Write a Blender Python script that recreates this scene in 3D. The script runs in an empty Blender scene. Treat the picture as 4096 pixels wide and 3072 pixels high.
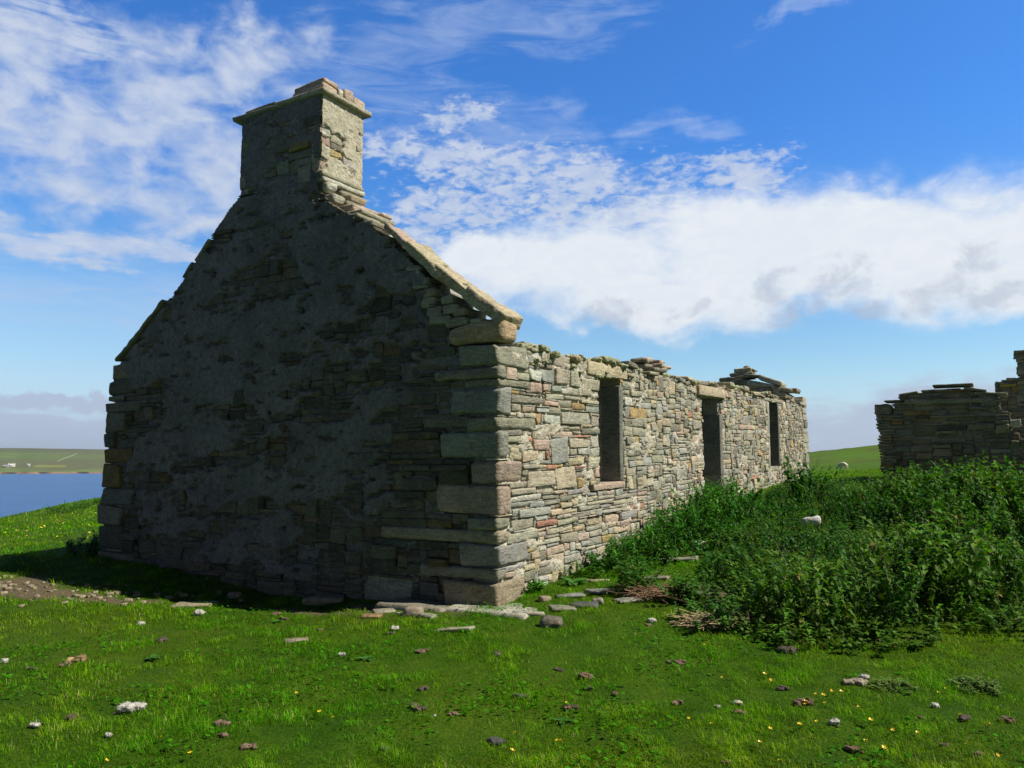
import bpy, math, random
import numpy as np
from mathutils import Vector

# ---------------------------------------------------------------- camera
S = bpy.context.scene
COL = S.collection
F = 800.0; PIT = math.atan(83/800); CZ = 1.3
cam = bpy.data.cameras.new("camera"); camo = bpy.data.objects.new("camera", cam); COL.objects.link(camo)
cam.sensor_width = 36; cam.lens = F/1024*36; cam.clip_start = .05; cam.clip_end = 60000
camo.location = (0, 0, CZ); camo.rotation_euler = (math.pi/2+PIT, 0, 0)
S.camera = camo
S.view_settings.view_transform = 'Standard'; S.view_settings.look = 'None'
S.view_settings.gamma = 1; S.view_settings.use_curve_mapping = False
S.view_settings.exposure = 0.2

# ---------------------------------------------------------------- sun and sky
SUN_AZ = math.radians(103)      # clockwise from +Y
SUN_EL = math.radians(48)
sd = Vector((math.sin(SUN_AZ)*math.cos(SUN_EL), math.cos(SUN_AZ)*math.cos(SUN_EL), math.sin(SUN_EL)))
sl = bpy.data.lights.new("sun", 'SUN'); sl.energy = 5.0; sl.angle = math.radians(.53); sl.color = (1, .94, .82)
so = bpy.data.objects.new("sun", sl); COL.objects.link(so)
so.rotation_euler = (-sd).to_track_quat('-Z', 'Y').to_euler(); so.location = (20, -5, 40)

class NT:
    """small node helper"""
    def __init__(s, tree): s.t = tree; s.n = tree.nodes; s.l = tree.links
    def new(s, typ, **kw):
        n = s.n.new(typ)
        for k, v in kw.items():
            if k == 'ins':
                for a, b in v.items(): s.set(n, a, b)
            else: setattr(n, k, v)
        return n
    def set(s, n, a, b):
        sock = n.inputs[a]
        if isinstance(b, bpy.types.NodeSocket): s.l.new(b, sock)
        else: sock.default_value = b
    def math(s, op, a, b=0.0, c=0.0, clamp=False):
        n = s.n.new('ShaderNodeMath'); n.operation = op; n.use_clamp = clamp
        s.set(n, 0, a); s.set(n, 1, b); s.set(n, 2, c)
        return n.outputs[0]
    def noise(s, vec, scale, detail=4, rough=.55, dist=0.0, lac=2.0):
        n = s.new('ShaderNodeTexNoise', ins={'Scale': scale, 'Detail': detail, 'Roughness': rough, 'Distortion': dist, 'Lacunarity': lac})
        s.l.new(vec, n.inputs['Vector']); return n.outputs['Fac']
    def smooth(s, v, a, b, lo=0.0, hi=1.0):
        n = s.new('ShaderNodeMapRange', interpolation_type='SMOOTHSTEP', ins={'From Min': a, 'From Max': b, 'To Min': lo, 'To Max': hi})
        s.l.new(v, n.inputs['Value']); return n.outputs[0]
    def mix(s, f, a, b, mode='MIX'):
        n = s.n.new('ShaderNodeMix'); n.data_type = 'RGBA'; n.blend_type = mode
        s.set(n, 0, f); s.set(n, 6, a); s.set(n, 7, b)
        return n.outputs[2]
    def mapping(s, vec, scale=(1, 1, 1), loc=(0, 0, 0), rot=(0, 0, 0)):
        n = s.new('ShaderNodeMapping', ins={'Scale': scale, 'Location': loc, 'Rotation': rot})
        s.l.new(vec, n.inputs[0]); return n.outputs[0]

world = bpy.data.worlds.new("World"); S.world = world; world.use_nodes = True
w = NT(world.node_tree); w.n.clear()
sky = w.new('ShaderNodeTexSky', sky_type='NISHITA', sun_disc=False, sun_elevation=SUN_EL, sun_rotation=SUN_AZ,
            altitude=0, air_density=1.0, dust_density=.35, ozone_density=2.6)
geo = w.new('ShaderNodeTexCoord').outputs['Generated']
sep = w.new('ShaderNodeSeparateXYZ'); w.l.new(geo, sep.inputs[0])
az = w.math('MULTIPLY', w.math('ARCTAN2', sep.outputs[0], sep.outputs[1]), 57.2958)      # degrees
el = w.math('MULTIPLY', w.math('ARCSINE', sep.outputs[2]), 57.2958)
cmb = w.new('ShaderNodeCombineXYZ'); w.l.new(az, cmb.inputs[0]); w.l.new(el, cmb.inputs[1])
AE = cmb.outputs[0]
def pae(px, py):
    x = (px-512)/F; y = (384-py)/F; c, s = math.cos(PIT), math.sin(PIT)
    X, Y, Z = x, c-s*y, s+c*y
    return math.degrees(math.atan2(X, Y)), math.degrees(math.atan2(Z, math.hypot(X, Y)))
warp = w.new('ShaderNodeTexNoise', ins={'Scale': .16, 'Detail': 7.0, 'Roughness': .62}); w.l.new(AE, warp.inputs['Vector'])
wv = w.new('ShaderNodeVectorMath', operation='MULTIPLY_ADD'); w.l.new(warp.outputs['Color'], wv.inputs[0])
wv.inputs[1].default_value = (9, 5.0, 0); w.l.new(AE, wv.inputs[2])
wv2 = w.new('ShaderNodeVectorMath', operation='SUBTRACT'); w.l.new(wv.outputs[0], wv2.inputs[0]); wv2.inputs[1].default_value = (4.5, 2.5, 0)
AW = wv2.outputs[0]
def blob(cx, cy, rx, ry, ang, soft=.75):
    """soft elliptical patch of sky (direction, half sizes and tilt in degrees)"""
    mp = w.new('ShaderNodeMapping', vector_type='TEXTURE', ins={'Location': (cx, cy, 0), 'Rotation': (0, 0, math.radians(ang)), 'Scale': (rx, ry, 1)})
    w.l.new(AW, mp.inputs[0])
    ln = w.new('ShaderNodeVectorMath', operation='LENGTH'); w.l.new(mp.outputs[0], ln.inputs[0])
    return w.smooth(ln.outputs['Value'], 1+soft*.6, max(0, 1-soft))
def blobp(px, py, rx, ry, ang, soft=.75):      # about 14 picture pixels per degree
    a, e = pae(px, py); return blob(a, e, rx/14.0, ry/14.0, ang, soft)
def mx(items):
    r = items[0]
    for i in items[1:]: r = w.math('MAXIMUM', r, i)
    return r
def sm(*items):
    r = items[0]
    for i in items[1:]: r = w.math('ADD', r, i)
    return r
# several kinds of cloud texture, all in direction degrees
n_f = w.noise(w.mapping(AE, (1, 1.7, 1), rot=(0, 0, math.radians(-24))), .26, 9, .56, .35)
n_m = w.noise(w.mapping(AE, (1, 2.2, 1), loc=(7, 3, 0), rot=(0, 0, math.radians(8))), .85, 8, .62, .35)
n_w = w.noise(w.mapping(AE, (.28, 1.5, 1), loc=(3, 9, 0), rot=(0, 0, math.radians(-15))), .5, 9, .62, .8)
n_c = w.noise(w.mapping(AE, (1, 1.9, 1), loc=(31, 5, 0)), .20, 10, .60, .5)
n_s = w.noise(w.mapping(AE, (.45, 2.2, 1), loc=(1, 5, 0), rot=(0, 0, math.radians(4))), .5, 8, .6, .4)
wisp = mx([blobp(30, 110, 190, 95, 4, .9), blobp(165, 110, 130, 62, 28, .9), blobp(250, 55, 90, 30, 16, .9), blobp(90, 190, 190, 36, -10, .9), blobp(215, 160, 70, 60, 24, .9), blobp(230,225,60,40,0,.9)])
wisp2 = mx([blobp(50, 235, 140, 15, -3, .9), blobp(92, 258, 40, 11, -4, .9), blobp(185, 252, 66, 13, 5, .9), blobp(40, 22, 70, 18, 0, .9)])
veil = mx([blobp(400, 46, 190, 52, 14, .95), blobp(810, 4, 66, 10, 16, .9), blobp(560, 25, 90, 30, 8, .9), blobp(640, 124, 50, 12, 0, .9), blobp(700, 122, 45, 12, -8, .9), blobp(560, 112, 26, 20, 0, .9), blobp(430, 100, 90, 30, -10, .9), blobp(520, 150, 180, 40, -8, .9), blobp(120, 300, 320, 50, 0, .95)])
alto = mx([blobp(462, 115, 46, 17, -8, .9), blobp(455, 160, 120, 32, -10, .9), blobp(580, 178, 150, 32, -4, .9), blobp(470, 205, 130, 30, 4, .9), blobp(735, 172, 72, 30, 2, .9), blobp(600, 205, 170, 30, -4, .9), blobp(440, 235, 70, 14, 0, .9)])
bank = mx([blobp(560, 262, 150, 44, 6, .9), blobp(800, 250, 250, 60, -2, .75), blobp(1010, 244, 210, 44, 4, .8), blobp(470, 262, 60, 26, 12, .9), blobp(650, 296, 140, 40, -6, .8), blobp(1200, 262, 240, 40, 0, .7)])
low = mx([blobp(950, 412, 200, 26, 6, .8), blobp(1100, 398, 180, 34, 6, .7), blobp(900, 440, 260, 22, 0, .9), blobp(-20, 425, 260, 26, 0, .8), blobp(60, 400, 140, 7, 0, .8), blobp(0, 452, 400, 12, 0, .9)])
elsew = w.math('MULTIPLY', w.smooth(w.math('ABSOLUTE', az), 60, 80), w.smooth(el, 2, 12))     # the rest of the sky, outside the view
def layer(mask, noise, width, amount, lo, edge=.85):
    """coverage: noise must pass a threshold that drops from edge to lo as the mask rises; width sets the softness"""
    thr = w.math('SUBTRACT', edge, w.math('MULTIPLY', mask, edge-lo))
    return w.math('MULTIPLY', w.smooth(w.math('SUBTRACT', noise, thr), -width, width), w.math('MULTIPLY', w.smooth(mask, 0, .35), amount))
c1 = layer(wisp, n_f, .21, .92, .41, .70)
c2 = layer(wisp2, n_s, .17, .85, .36, .70)
c3 = layer(veil, n_w, .24, .46, .50, .80)
n_m2 = w.math('ADD', w.math('MULTIPLY', n_m, .6), w.math('MULTIPLY', w.noise(w.mapping(AE, (1, 2.2, 1), loc=(2, 3, 0)), .3, 6, .6, .3), .4))
c4 = layer(alto, n_m2, .10, .90, .44, .68)
c5 = layer(bank, n_c, .30, 1.0, .08, .80)
c6 = layer(low, n_s, .22, .88, .26, .75)
c7 = w.math('MULTIPLY', elsew, w.smooth(n_w, .58, .8, 0, .35))
dark = mx([blobp(608, 312, 40, 20, 4, .9), blobp(700, 306, 32, 13, 8, .9), blobp(765, 296, 32, 20, 20, .9), blobp(838, 285, 34, 24, 24, .9), blobp(790, 316, 44, 10, 4, .9), blobp(955, 272, 44, 24, 18, .9), blobp(1000, 292, 60, 14, 4, .9), blobp(885, 308, 54, 12, 6, .9)])
n_d = w.noise(w.mapping(AE, (1, 1.3, 1), loc=(11, 2, 0)), .5, 8, .62, .5)
dk = layer(dark, n_d, .16, .55, .44, .72)
haze_l = w.math('MULTIPLY', w.smooth(el, 17, 1), w.smooth(az, 12, -26, .25, 1))       # moist pale air low over the sea
# cloud colours: bright white bank, cooler thin cloud, grey-lilac low cloud
nish = sky.outputs[0]
K = 1.0
hsv = w.new('ShaderNodeHueSaturation', ins={'Saturation': 1.15, 'Value': 1.0, 'Hue': .5}); w.l.new(nish, hsv.inputs['Color'])
c = hsv.outputs[0]
# deep clean maritime blue: paler towards the horizon, saturated above, dark at the zenith
gain = w.mix(w.smooth(el, 5, 24), (1.70, 2.0, 2.0, 1), (.78, 1.70, 2.6, 1))
gain = w.mix(w.smooth(el, 32, 60), gain, (.45, .55, .62, 1))
c = w.mix(1.0, c, gain, 'MULTIPLY')
back = w.math('MULTIPLY', w.smooth(w.math('ABSOLUTE', az), 58, 105), w.smooth(el, -5, 10, .7, 1))
c = w.mix(1.0, c, w.mix(back, (1, 1, 1, 1), (.115, .078, .092, 1)), 'MULTIPLY')  # unseen sky behind the viewer dimmed to deepen the gable's shade
SKYK = {'thin': (7.0, 8.4, 11.2, 1), 'white': (8.4, 9.3, 11.0, 1), 'bank': (11.2, 11.8, 12.4, 1), 'grey': (6.2, 7.3, 9.4, 1), 'dark': (5.6, 6.5, 8.3, 1)}
c = w.mix(w.math('MULTIPLY', haze_l, .45), c, (6.6, 8.8, 12.2, 1))
c = w.mix(c3, c, SKYK['thin'])
c = w.mix(c7, c, SKYK['thin'])
c = w.mix(w.smooth(el, 8, 0, 0, .9), c, (7.4, 9.5, 11.8, 1))
shd = w.smooth(w.noise(w.mapping(AE, (1, 1.8, 1), loc=(5, 8, 0)), .5, 8, .6, .4), .35, .65)
wht = w.mix(shd, (6.6, 7.9, 10.6, 1), SKYK['white'])
bnk = w.mix(w.math('MULTIPLY', shd, w.smooth(w.noise(w.mapping(AE, (1, 1.8, 1)), .13, 5, .5), .3, .6, .35, 1)), (10.4, 11.2, 12.2, 1), SKYK['bank'])
c = w.mix(c1, c, wht)
c = w.mix(c2, c, wht)
c = w.mix(c4, c, wht)
c = w.mix(c5, c, bnk)
c = w.mix(c6, c, SKYK['grey'])
c = w.mix(dk, c, SKYK['dark'])
bg = w.new('ShaderNodeBackground', ins={'Strength': .065}); w.l.new(c, bg.inputs[0])
wo = w.new('ShaderNodeOutputWorld'); w.l.new(bg.outputs[0], wo.inputs[0])
world.cycles.sampling_method = 'MANUAL'; world.cycles.sample_map_resolution = 512

# ---------------------------------------------------------------- numeric helpers
rng = np.random.default_rng(7); random.seed(7)
def hsh(ix, iy, iz):
    h = (ix.astype(np.int64)*374761393 + iy.astype(np.int64)*668265263 + iz.astype(np.int64)*2147483647) & 0xffffffff
    h = ((h ^ (h >> 13))*1274126177) & 0xffffffff
    h = ((h ^ (h >> 16))*2246822519) & 0xffffffff
    return ((h ^ (h >> 15)) & 0xffffff)/float(0xffffff)
def vn(p):
    i = np.floor(p).astype(np.int64); f = p-i; f = f*f*(3-2*f)
    x, y, z = i[:, 0], i[:, 1], i[:, 2]; r = 0
    for dx in (0, 1):
        for dy in (0, 1):
            for dz in (0, 1):
                wt = (f[:, 0] if dx else 1-f[:, 0])*(f[:, 1] if dy else 1-f[:, 1])*(f[:, 2] if dz else 1-f[:, 2])
                r = r+wt*hsh(x+dx, y+dy, z+dz)
    return r
def fbm(p, o=4, g=.5):
    p = np.asarray(p, float)
    if p.shape[1] == 2: p = np.c_[p, np.zeros(len(p))]
    s = 0; a = 1; t = 0
    for k in range(o):
        s = s+a*vn(p*(2.03**k)+17.3*k); t += a; a *= g
    return s/t-.5
def sstep(x, a, b):
    t = np.clip((x-a)/(b-a), 0, 1); return t*t*(3-2*t)

WLOC = {}      # world position of the things whose parts are written in world coordinates
class MB:
    def __init__(s): s.v = []; s.c = []; s.f = {3: [], 4: []}; s.big = []; s.n = 0
    def add(s, v, quads=None, tris=None, col=(.5, .5, .5), big=None):
        v = np.asarray(v, float)
        if quads is not None and len(quads): s.f[4].append(np.asarray(quads)+s.n)
        if tris is not None and len(tris): s.f[3].append(np.asarray(tris)+s.n)
        if big: s.big += [[i+s.n for i in f] for f in big]
        c = np.asarray(col, float)
        if c.ndim == 1: c = np.tile(c, (len(v), 1))
        s.v.append(v); s.c.append(c); s.n += len(v)
    def build(s, name, mat, parent=None, loc=(0, 0, 0), smooth=True, jitter=None):
        V = np.concatenate(s.v); C_ = np.concatenate(s.c)
        if jitter: V = jitter(V)
        loc = np.array(loc, float)
        V = V-loc
        if parent is not None and parent.name in WLOC: V = V-WLOC[parent.name]
        me = bpy.data.meshes.new(name)
        idx = []; st = []; o = 0
        for k in (3, 4):
            if s.f[k]:
                A = np.concatenate(s.f[k]); idx.append(A.ravel()); st.append(o+np.arange(len(A))*k); o += A.size
        for f in s.big: idx.append(np.array(f)); st.append(np.array([o])); o += len(f)
        idx = np.concatenate(idx); st = np.concatenate(st)
        me.vertices.add(len(V)); me.vertices.foreach_set('co', V.astype(np.float32).ravel())
        me.loops.add(len(idx)); me.loops.foreach_set('vertex_index', idx.astype(np.int32))
        me.polygons.add(len(st)); me.polygons.foreach_set('loop_start', st.astype(np.int32))
        me.update(calc_edges=True)
        if smooth:
            sm = np.ones(len(st), bool)
            if s.big: sm[-len(s.big):] = False
            me.polygons.foreach_set('use_smooth', sm)
        at = me.attributes.new('tint', 'FLOAT_COLOR', 'POINT')
        at.data.foreach_set('color', np.c_[C_, np.ones(len(C_))].astype(np.float32).ravel())
        me.materials.append(mat)
        me.validate()
        ob = bpy.data.objects.new(name, me); COL.objects.link(ob)
        if parent is not None: ob.parent = parent
        ob.location = tuple(loc)
        if parent is not None and parent.name in WLOC: WLOC[ob.name] = WLOC[parent.name]
        return ob

def tag(o, label=None, cat=None, group=None, kind=None):
    if label: o['label'] = label
    if cat: o['category'] = cat
    if group: o['group'] = group
    if kind: o['kind'] = kind
    return o
def empty(name, loc):
    o = bpy.data.objects.new(name, None); COL.objects.link(o); o.location = tuple(loc); o.empty_display_size = .2; return o

_tpl = {}
def tpl(nx, ny, nz):
    """closed box surface on a lattice: returns lattice ijk and quads"""
    k = (nx, ny, nz)
    if k in _tpl: return _tpl[k]
    ids = {}; P = []; Q = []
    def vid(i, j, l):
        if (i, j, l) not in ids: ids[(i, j, l)] = len(P); P.append((i, j, l))
        return ids[(i, j, l)]
    for i in range(nx):
        for j in range(ny):
            Q.append([vid(i, j, 0), vid(i, j+1, 0), vid(i+1, j+1, 0), vid(i+1, j, 0)])
            Q.append([vid(i, j, nz), vid(i+1, j, nz), vid(i+1, j+1, nz), vid(i, j+1, nz)])
    for i in range(nx):
        for l in range(nz):
            Q.append([vid(i, 0, l), vid(i+1, 0, l), vid(i+1, 0, l+1), vid(i, 0, l+1)])
            Q.append([vid(i, ny, l), vid(i, ny, l+1), vid(i+1, ny, l+1), vid(i+1, ny, l)])
    for j in range(ny):
        for l in range(nz):
            Q.append([vid(0, j, l), vid(0, j, l+1), vid(0, j+1, l+1), vid(0, j+1, l)])
            Q.append([vid(nx, j, l), vid(nx, j+1, l), vid(nx, j+1, l+1), vid(nx, j, l+1)])
    _tpl[k] = (np.array(P), np.array(Q)); return _tpl[k]
def ax(n, h, r):
    if n < 3: return np.linspace(-h, h, n+1)
    return np.concatenate([[-h], np.linspace(-h+r, h-r, n-1), [h]])
def stone(h, r=.012, n=(4, 3, 3), warp=.12, rough=.006, seed=None, fr=9.0):
    """rounded, warped, roughened block with half sizes h; returns verts, quads"""
    s = rng.integers(0, 10**6) if seed is None else seed
    rs = np.random.default_rng(int(s))
    h = np.array(h, float); r = min(r, h.min()*.7)
    P, Q = tpl(*n)
    g = [ax(n[k], h[k], r) for k in range(3)]
    p = np.stack([g[k][P[:, k]] for k in range(3)], 1)
    q = np.clip(p, -(h-r), h-r); d = p-q; L = np.linalg.norm(d, axis=1); L[L == 0] = 1
    p = q+d/L[:, None]*r
    co = (rs.random((2, 2, 2, 3))-.5)*2*warp*h.min()
    t = (p/h+1)/2
    off = 0
    for i in (0, 1):
        for j in (0, 1):
            for l in (0, 1):
                wt = (t[:, 0] if i else 1-t[:, 0])*(t[:, 1] if j else 1-t[:, 1])*(t[:, 2] if l else 1-t[:, 2])
                off = off+wt[:, None]*co[i, j, l]
    nr = p/h; nr = nr**3; nr /= (np.linalg.norm(nr, axis=1)+1e-6)[:, None]
    nz = fbm(p*fr+rs.random(3)*90, 3, .6)
    nz2 = fbm(p*fr*3.1+rs.random(3)*90+7, 2, .6)
    return p+off+nr*(nz*2*rough+nz2*rough*1.1)[:, None], Q

PAL = {'g': (.365, .345, .255), 'b': (.325, .33, .285), 't': (.46, .39, .26), 'p': (.46, .36, .275), 'r': (.40, .21, .14),
       'o': (.40, .29, .13), 'd': (.235, .22, .165), 'w': (.52, .50, .42), 'l': (.42, .41, .33)}
def pal(k, j=.12):
    c_ = np.array(PAL[k])*(1+(rng.random()-.5)*2*j*1.5)
    return c_*(1+(rng.random(3)-.5)*j*.7)
def rpal(): return rng.choice(list('ggggggllbbbttpdddor'), p=np.array([1]*15+[1, 1, .6, .14])/17.74)

# ---------------------------------------------------------------- materials
def newmat(name):
    m = bpy.data.materials.new(name); m.use_nodes = True
    t = NT(m.node_tree); t.n.clear()
    o = t.new('ShaderNodeOutputMaterial'); b = t.new('ShaderNodeBsdfPrincipled'); t.l.new(b.outputs[0], o.inputs[0])
    b.inputs['Specular IOR Level'].default_value = .25; b.inputs['Roughness'].default_value = .9
    return m, t, b, o
def stone_mat(name, spots=.5, bump=.5, streak=1.0, gain=1.0):
    m, t, b, o = newmat(name)
    oc = t.new('ShaderNodeTexCoord').outputs['Object']
    tint = t.new('ShaderNodeAttribute', attribute_name='tint').outputs['Color']
    n1 = t.noise(oc, 38, 8, .68); n2 = t.noise(t.mapping(oc, (1, 1, 4.5)), 9, 6, .6); n3 = t.noise(oc, 4.2, 5, .6)
    f = t.math('ADD', t.smooth(n1, .25, .75, .62, 1.32), t.smooth(n2, .3, .7, -.2, .2))
    f = t.math('ADD', f, t.smooth(n3, .3, .7, -.15, .15))
    cv = t.new('ShaderNodeCombineXYZ'); [t.l.new(f, cv.inputs[i]) for i in range(3)]
    c1 = t.mix(1.0, tint, cv.outputs[0], 'MULTIPLY')
    # warm iron staining and pale lichen spots
    c2 = t.mix(t.smooth(t.noise(oc, 6.5, 5, .6), .56, .74, 0, .45), c1, (.33*gain, .25*gain, .12*gain, 1))
    sp = t.math('MULTIPLY', t.smooth(t.noise(oc, 55, 5, .7), .57, .66), t.smooth(t.noise(oc, 3.3, 4, .6), .47, .62))
    c3 = t.mix(t.math('MULTIPLY', sp, spots), c2, (.62*gain, .61*gain, .55*gain, 1))
    dk = t.smooth(t.noise(oc, 90, 3, .6), .62, .75, 0, .5)
    c4 = t.mix(dk, c3, (.07, .065, .05, 1))
    t.l.new(c4, b.inputs['Base Color'])
    hgt = t.math('ADD', t.math('MULTIPLY', n1, .6), t.math('MULTIPLY', n2, .8*streak))
    bp = t.new('ShaderNodeBump', ins={'Strength': bump, 'Distance': .032}); t.l.new(hgt, bp.inputs['Height'])
    t.l.new(bp.outputs[0], b.inputs['Normal'])
    return m
M_stone = stone_mat('rubble_stone', spots=.7, bump=.65)
M_gstone = stone_mat('gable_stone', spots=.25, bump=.45)
M_sand = stone_mat('sandstone', spots=.35, bump=.7)
M_flag = stone_mat('flagstone', spots=.35, bump=.4)

def harl_mat(name, ca, cb, dist=.02):
    m, t, b, o = newmat(name)
    oc = t.new('ShaderNodeTexCoord').outputs['Object']
    tint = t.new('ShaderNodeAttribute', attribute_name='tint').outputs['Color']
    n1 = t.noise(oc, 60, 6, .7); n2 = t.noise(oc, 14, 6, .65); n3 = t.noise(oc, 2.2, 5, .6)
    f = t.math('ADD', t.smooth(n1, .3, .7, .0, .55), t.smooth(n2, .3, .7, 0, .45))
    cc = t.mix(f, ca, cb)
    cc = t.mix(t.smooth(n3, .4, .65, 0, .4), cc, tuple(x*.72 for x in ca[:3])+(1,))
    cc = t.mix(1.0, cc, tint, 'MULTIPLY')
    cc = t.mix(t.smooth(t.noise(oc, 34, 4, .6), .60, .68, 0, .8), cc, (.045, .045, .038, 1))
    cc = t.mix(t.smooth(t.noise(t.mapping(oc, (1, 1, 2.2)), 9, 6, .7), .57, .66, 0, .6), cc, (.06, .06, .05, 1))
    t.l.new(cc, b.inputs['Base Color'])
    v = t.new('ShaderNodeTexVoronoi', ins={'Scale': 75.0}); t.l.new(oc, v.inputs['Vector'])
    hgt = t.math('ADD', t.math('MULTIPLY', n1, .8), t.math('ADD', t.math('MULTIPLY', v.outputs['Distance'], -.5), n2))
    bp = t.new('ShaderNodeBump', ins={'Strength': .8, 'Distance': dist}); t.l.new(hgt, bp.inputs['Height'])
    t.l.new(bp.outputs[0], b.inputs['Normal'])
    return m
M_shaded_harl = harl_mat('harling', (.105, .10, .098, 1), (.315, .295, .29, 1))  # dark tones carry the gable's shade in the plaster colour
M_mortar = harl_mat('lime_mortar', (.44, .40, .30, 1), (.76, .71, .58, 1))

def core_mat():
    m, t, b, o = newmat('wall_core')
    oc = t.new('ShaderNodeTexCoord').outputs['Object']
    mp = t.mapping(oc, (3.5, 3.5, 11))
    v = t.new('ShaderNodeTexVoronoi', feature='DISTANCE_TO_EDGE', ins={'Scale': 1.0}); t.l.new(mp, v.inputs['Vector'])
    v2 = t.new('ShaderNodeTexVoronoi', ins={'Scale': 1.0}); t.l.new(mp, v2.inputs['Vector'])
    cc = t.mix(t.noise(v2.outputs['Color'], 4, 1), (.20, .19, .14, 1), (.36, .34, .27, 1))
    cc = t.mix(t.smooth(v.outputs['Distance'], .02, .10, 1, 0), cc, (.30, .28, .22, 1))
    t.l.new(cc, b.inputs['Base Color'])
    bp = t.new('ShaderNodeBump', ins={'Strength': .9, 'Distance': .05}); t.l.new(v.outputs['Distance'], bp.inputs['Height'])
    t.l.new(bp.outputs[0], b.inputs['Normal'])
    return m
M_core = core_mat()

def leaf_mat(name, rough=.55, trans=.35, spec=.3):
    m, t, b, o = newmat(name)
    tint = t.new('ShaderNodeAttribute', attribute_name='tint').outputs['Color']
    t.l.new(tint, b.inputs['Base Color']); b.inputs['Roughness'].default_value = rough
    b.inputs['Specular IOR Level'].default_value = spec
    tr = t.new('ShaderNodeBsdfTranslucent')
    tc = t.mix(1.0, tint, (1.2, 1.5, .3, 1), 'MULTIPLY'); t.l.new(tc, tr.inputs[0])
    mxs = t.new('ShaderNodeMixShader', ins={'Fac': trans}); t.l.new(b.outputs[0], mxs.inputs[1]); t.l.new(tr.outputs[0], mxs.inputs[2])
    t.l.new(mxs.outputs[0], o.inputs[0])
    return m
M_grass = leaf_mat('grass_blades', .8, .3, spec=.03)
M_leaf = leaf_mat('nettle_leaves', .55, .22, spec=.16)
def plain_mat(name, rough=.9, bump=0.0, scale=40, spec=.2):
    m, t, b, o = newmat(name)
    tint = t.new('ShaderNodeAttribute', attribute_name='tint').outputs['Color']
    oc = t.new('ShaderNodeTexCoord').outputs['Object']
    n = t.noise(oc, scale, 6, .65)
    f = t.smooth(n, .25, .75, .6, 1.35); cv = t.new('ShaderNodeCombineXYZ'); [t.l.new(f, cv.inputs[i]) for i in range(3)]
    t.l.new(t.mix(1.0, tint, cv.outputs[0], 'MULTIPLY'), b.inputs['Base Color'])
    b.inputs['Roughness'].default_value = rough; b.inputs['Specular IOR Level'].default_value = spec
    if bump:
        bp = t.new('ShaderNodeBump', ins={'Strength': bump, 'Distance': .02}); t.l.new(n, bp.inputs['Height']); t.l.new(bp.outputs[0], b.inputs['Normal'])
    return m
M_moss = plain_mat('wall_lichen', .95, .6, 60)
M_clod = plain_mat('earth_clod', .95, .8, 50)
M_wool = plain_mat('wool', 1, .5, 80)
M_straw = plain_mat('dry_stem', .8, 0, 20)
M_petal = plain_mat('petal', .4, 0, 20, .5)

# ---------------------------------------------------------------- frames
C = np.array([-0.13588796, 7.72472789, 0.0])
U = np.array([0.51886715, 0.85485489, 0.0]); V = np.array([-0.85485489, 0.51886715, 0.0]); N = -V
Zv = np.array([0, 0, 1.0])
SL = .03                                       # the courses of the long wall climb with the hill
def fr_front(p): return C+p[:, :1]*U+p[:, 1:2]*N+(p[:, 2:3]+SL*np.maximum(p[:, :1], 0))*Zv     # (t, outward, z')
def fr_gable(p): return C+p[:, :1]*V-p[:, 1:2]*U+p[:, 2:3]*Zv                  # (w, outward, z)
def ray(px, py):
    x = (px-512)/F; y = (384-py)/F; c_, s_ = math.cos(PIT), math.sin(PIT)
    return np.array([x, c_-s_*y, s_+c_*y])
def tpl_front(px, py):
    d = ray(px, py); o = np.array([0, 0, CZ]); k = np.dot(C-o, N)/np.dot(d, N); p = o+k*d
    t = float(np.dot(p-C, U)); return t, float(p[2])-SL*t

# ---------------------------------------------------------------- terrain
CP = np.array([(0, 0, -.28), (0, 4, -.24), (-3, 4, -.2), (3, 4, -.22), (6, 5, -.15), (-6, 5, -.2), (-.14, 7.72, 0), (-2.4, 9.1, -.13), (-5.6, 11.05, .1),
    (-7.5, 12, .0), (-12, 14, -.25), (-16, 25, -.45), (-17.5, 34, -.1), (-20, 5, -1.2), (3.5, 13.7, .66), (1.6, 10.6, .33), (7.5, 20.3, 1.05), (5, 9, .18),
    (9, 10, .4), (9, 16.5, .85), (13, 14, .9), (20, 20, 1.2), (21.6, 52, 1.08), (60, 130, 4.6), (50, 130, 3.4), (100, 130, 7), (40, 90, 2.2),
    (-10, 30, .3), (-2, 22, .6), (0, 60, .9), (-30, 100, -2), (8, 30, .85), (11, 26, .85), (0, -10, -.6), (20, -5, 0), (-20, -10, -2), (40, 20, 2), (80, 40, 4), (1.5, 6.2, -.1), (-3, 6.5, -.14)], float)
def tps_fit():
    P = CP[:, :2]; n = len(P)
    r = np.linalg.norm(P[:, None]-P[None], axis=2); Km = np.where(r > 0, r*r*np.log(r+1e-9), 0)
    A = np.zeros((n+3, n+3)); A[:n, :n] = Km+np.eye(n)*.02; A[:n, n] = 1; A[:n, n+1:] = P; A[n, :n] = 1; A[n+1:, :n] = P.T
    return np.linalg.solve(A, np.r_[CP[:, 2], 0, 0, 0])
TW = tps_fit()
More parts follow.
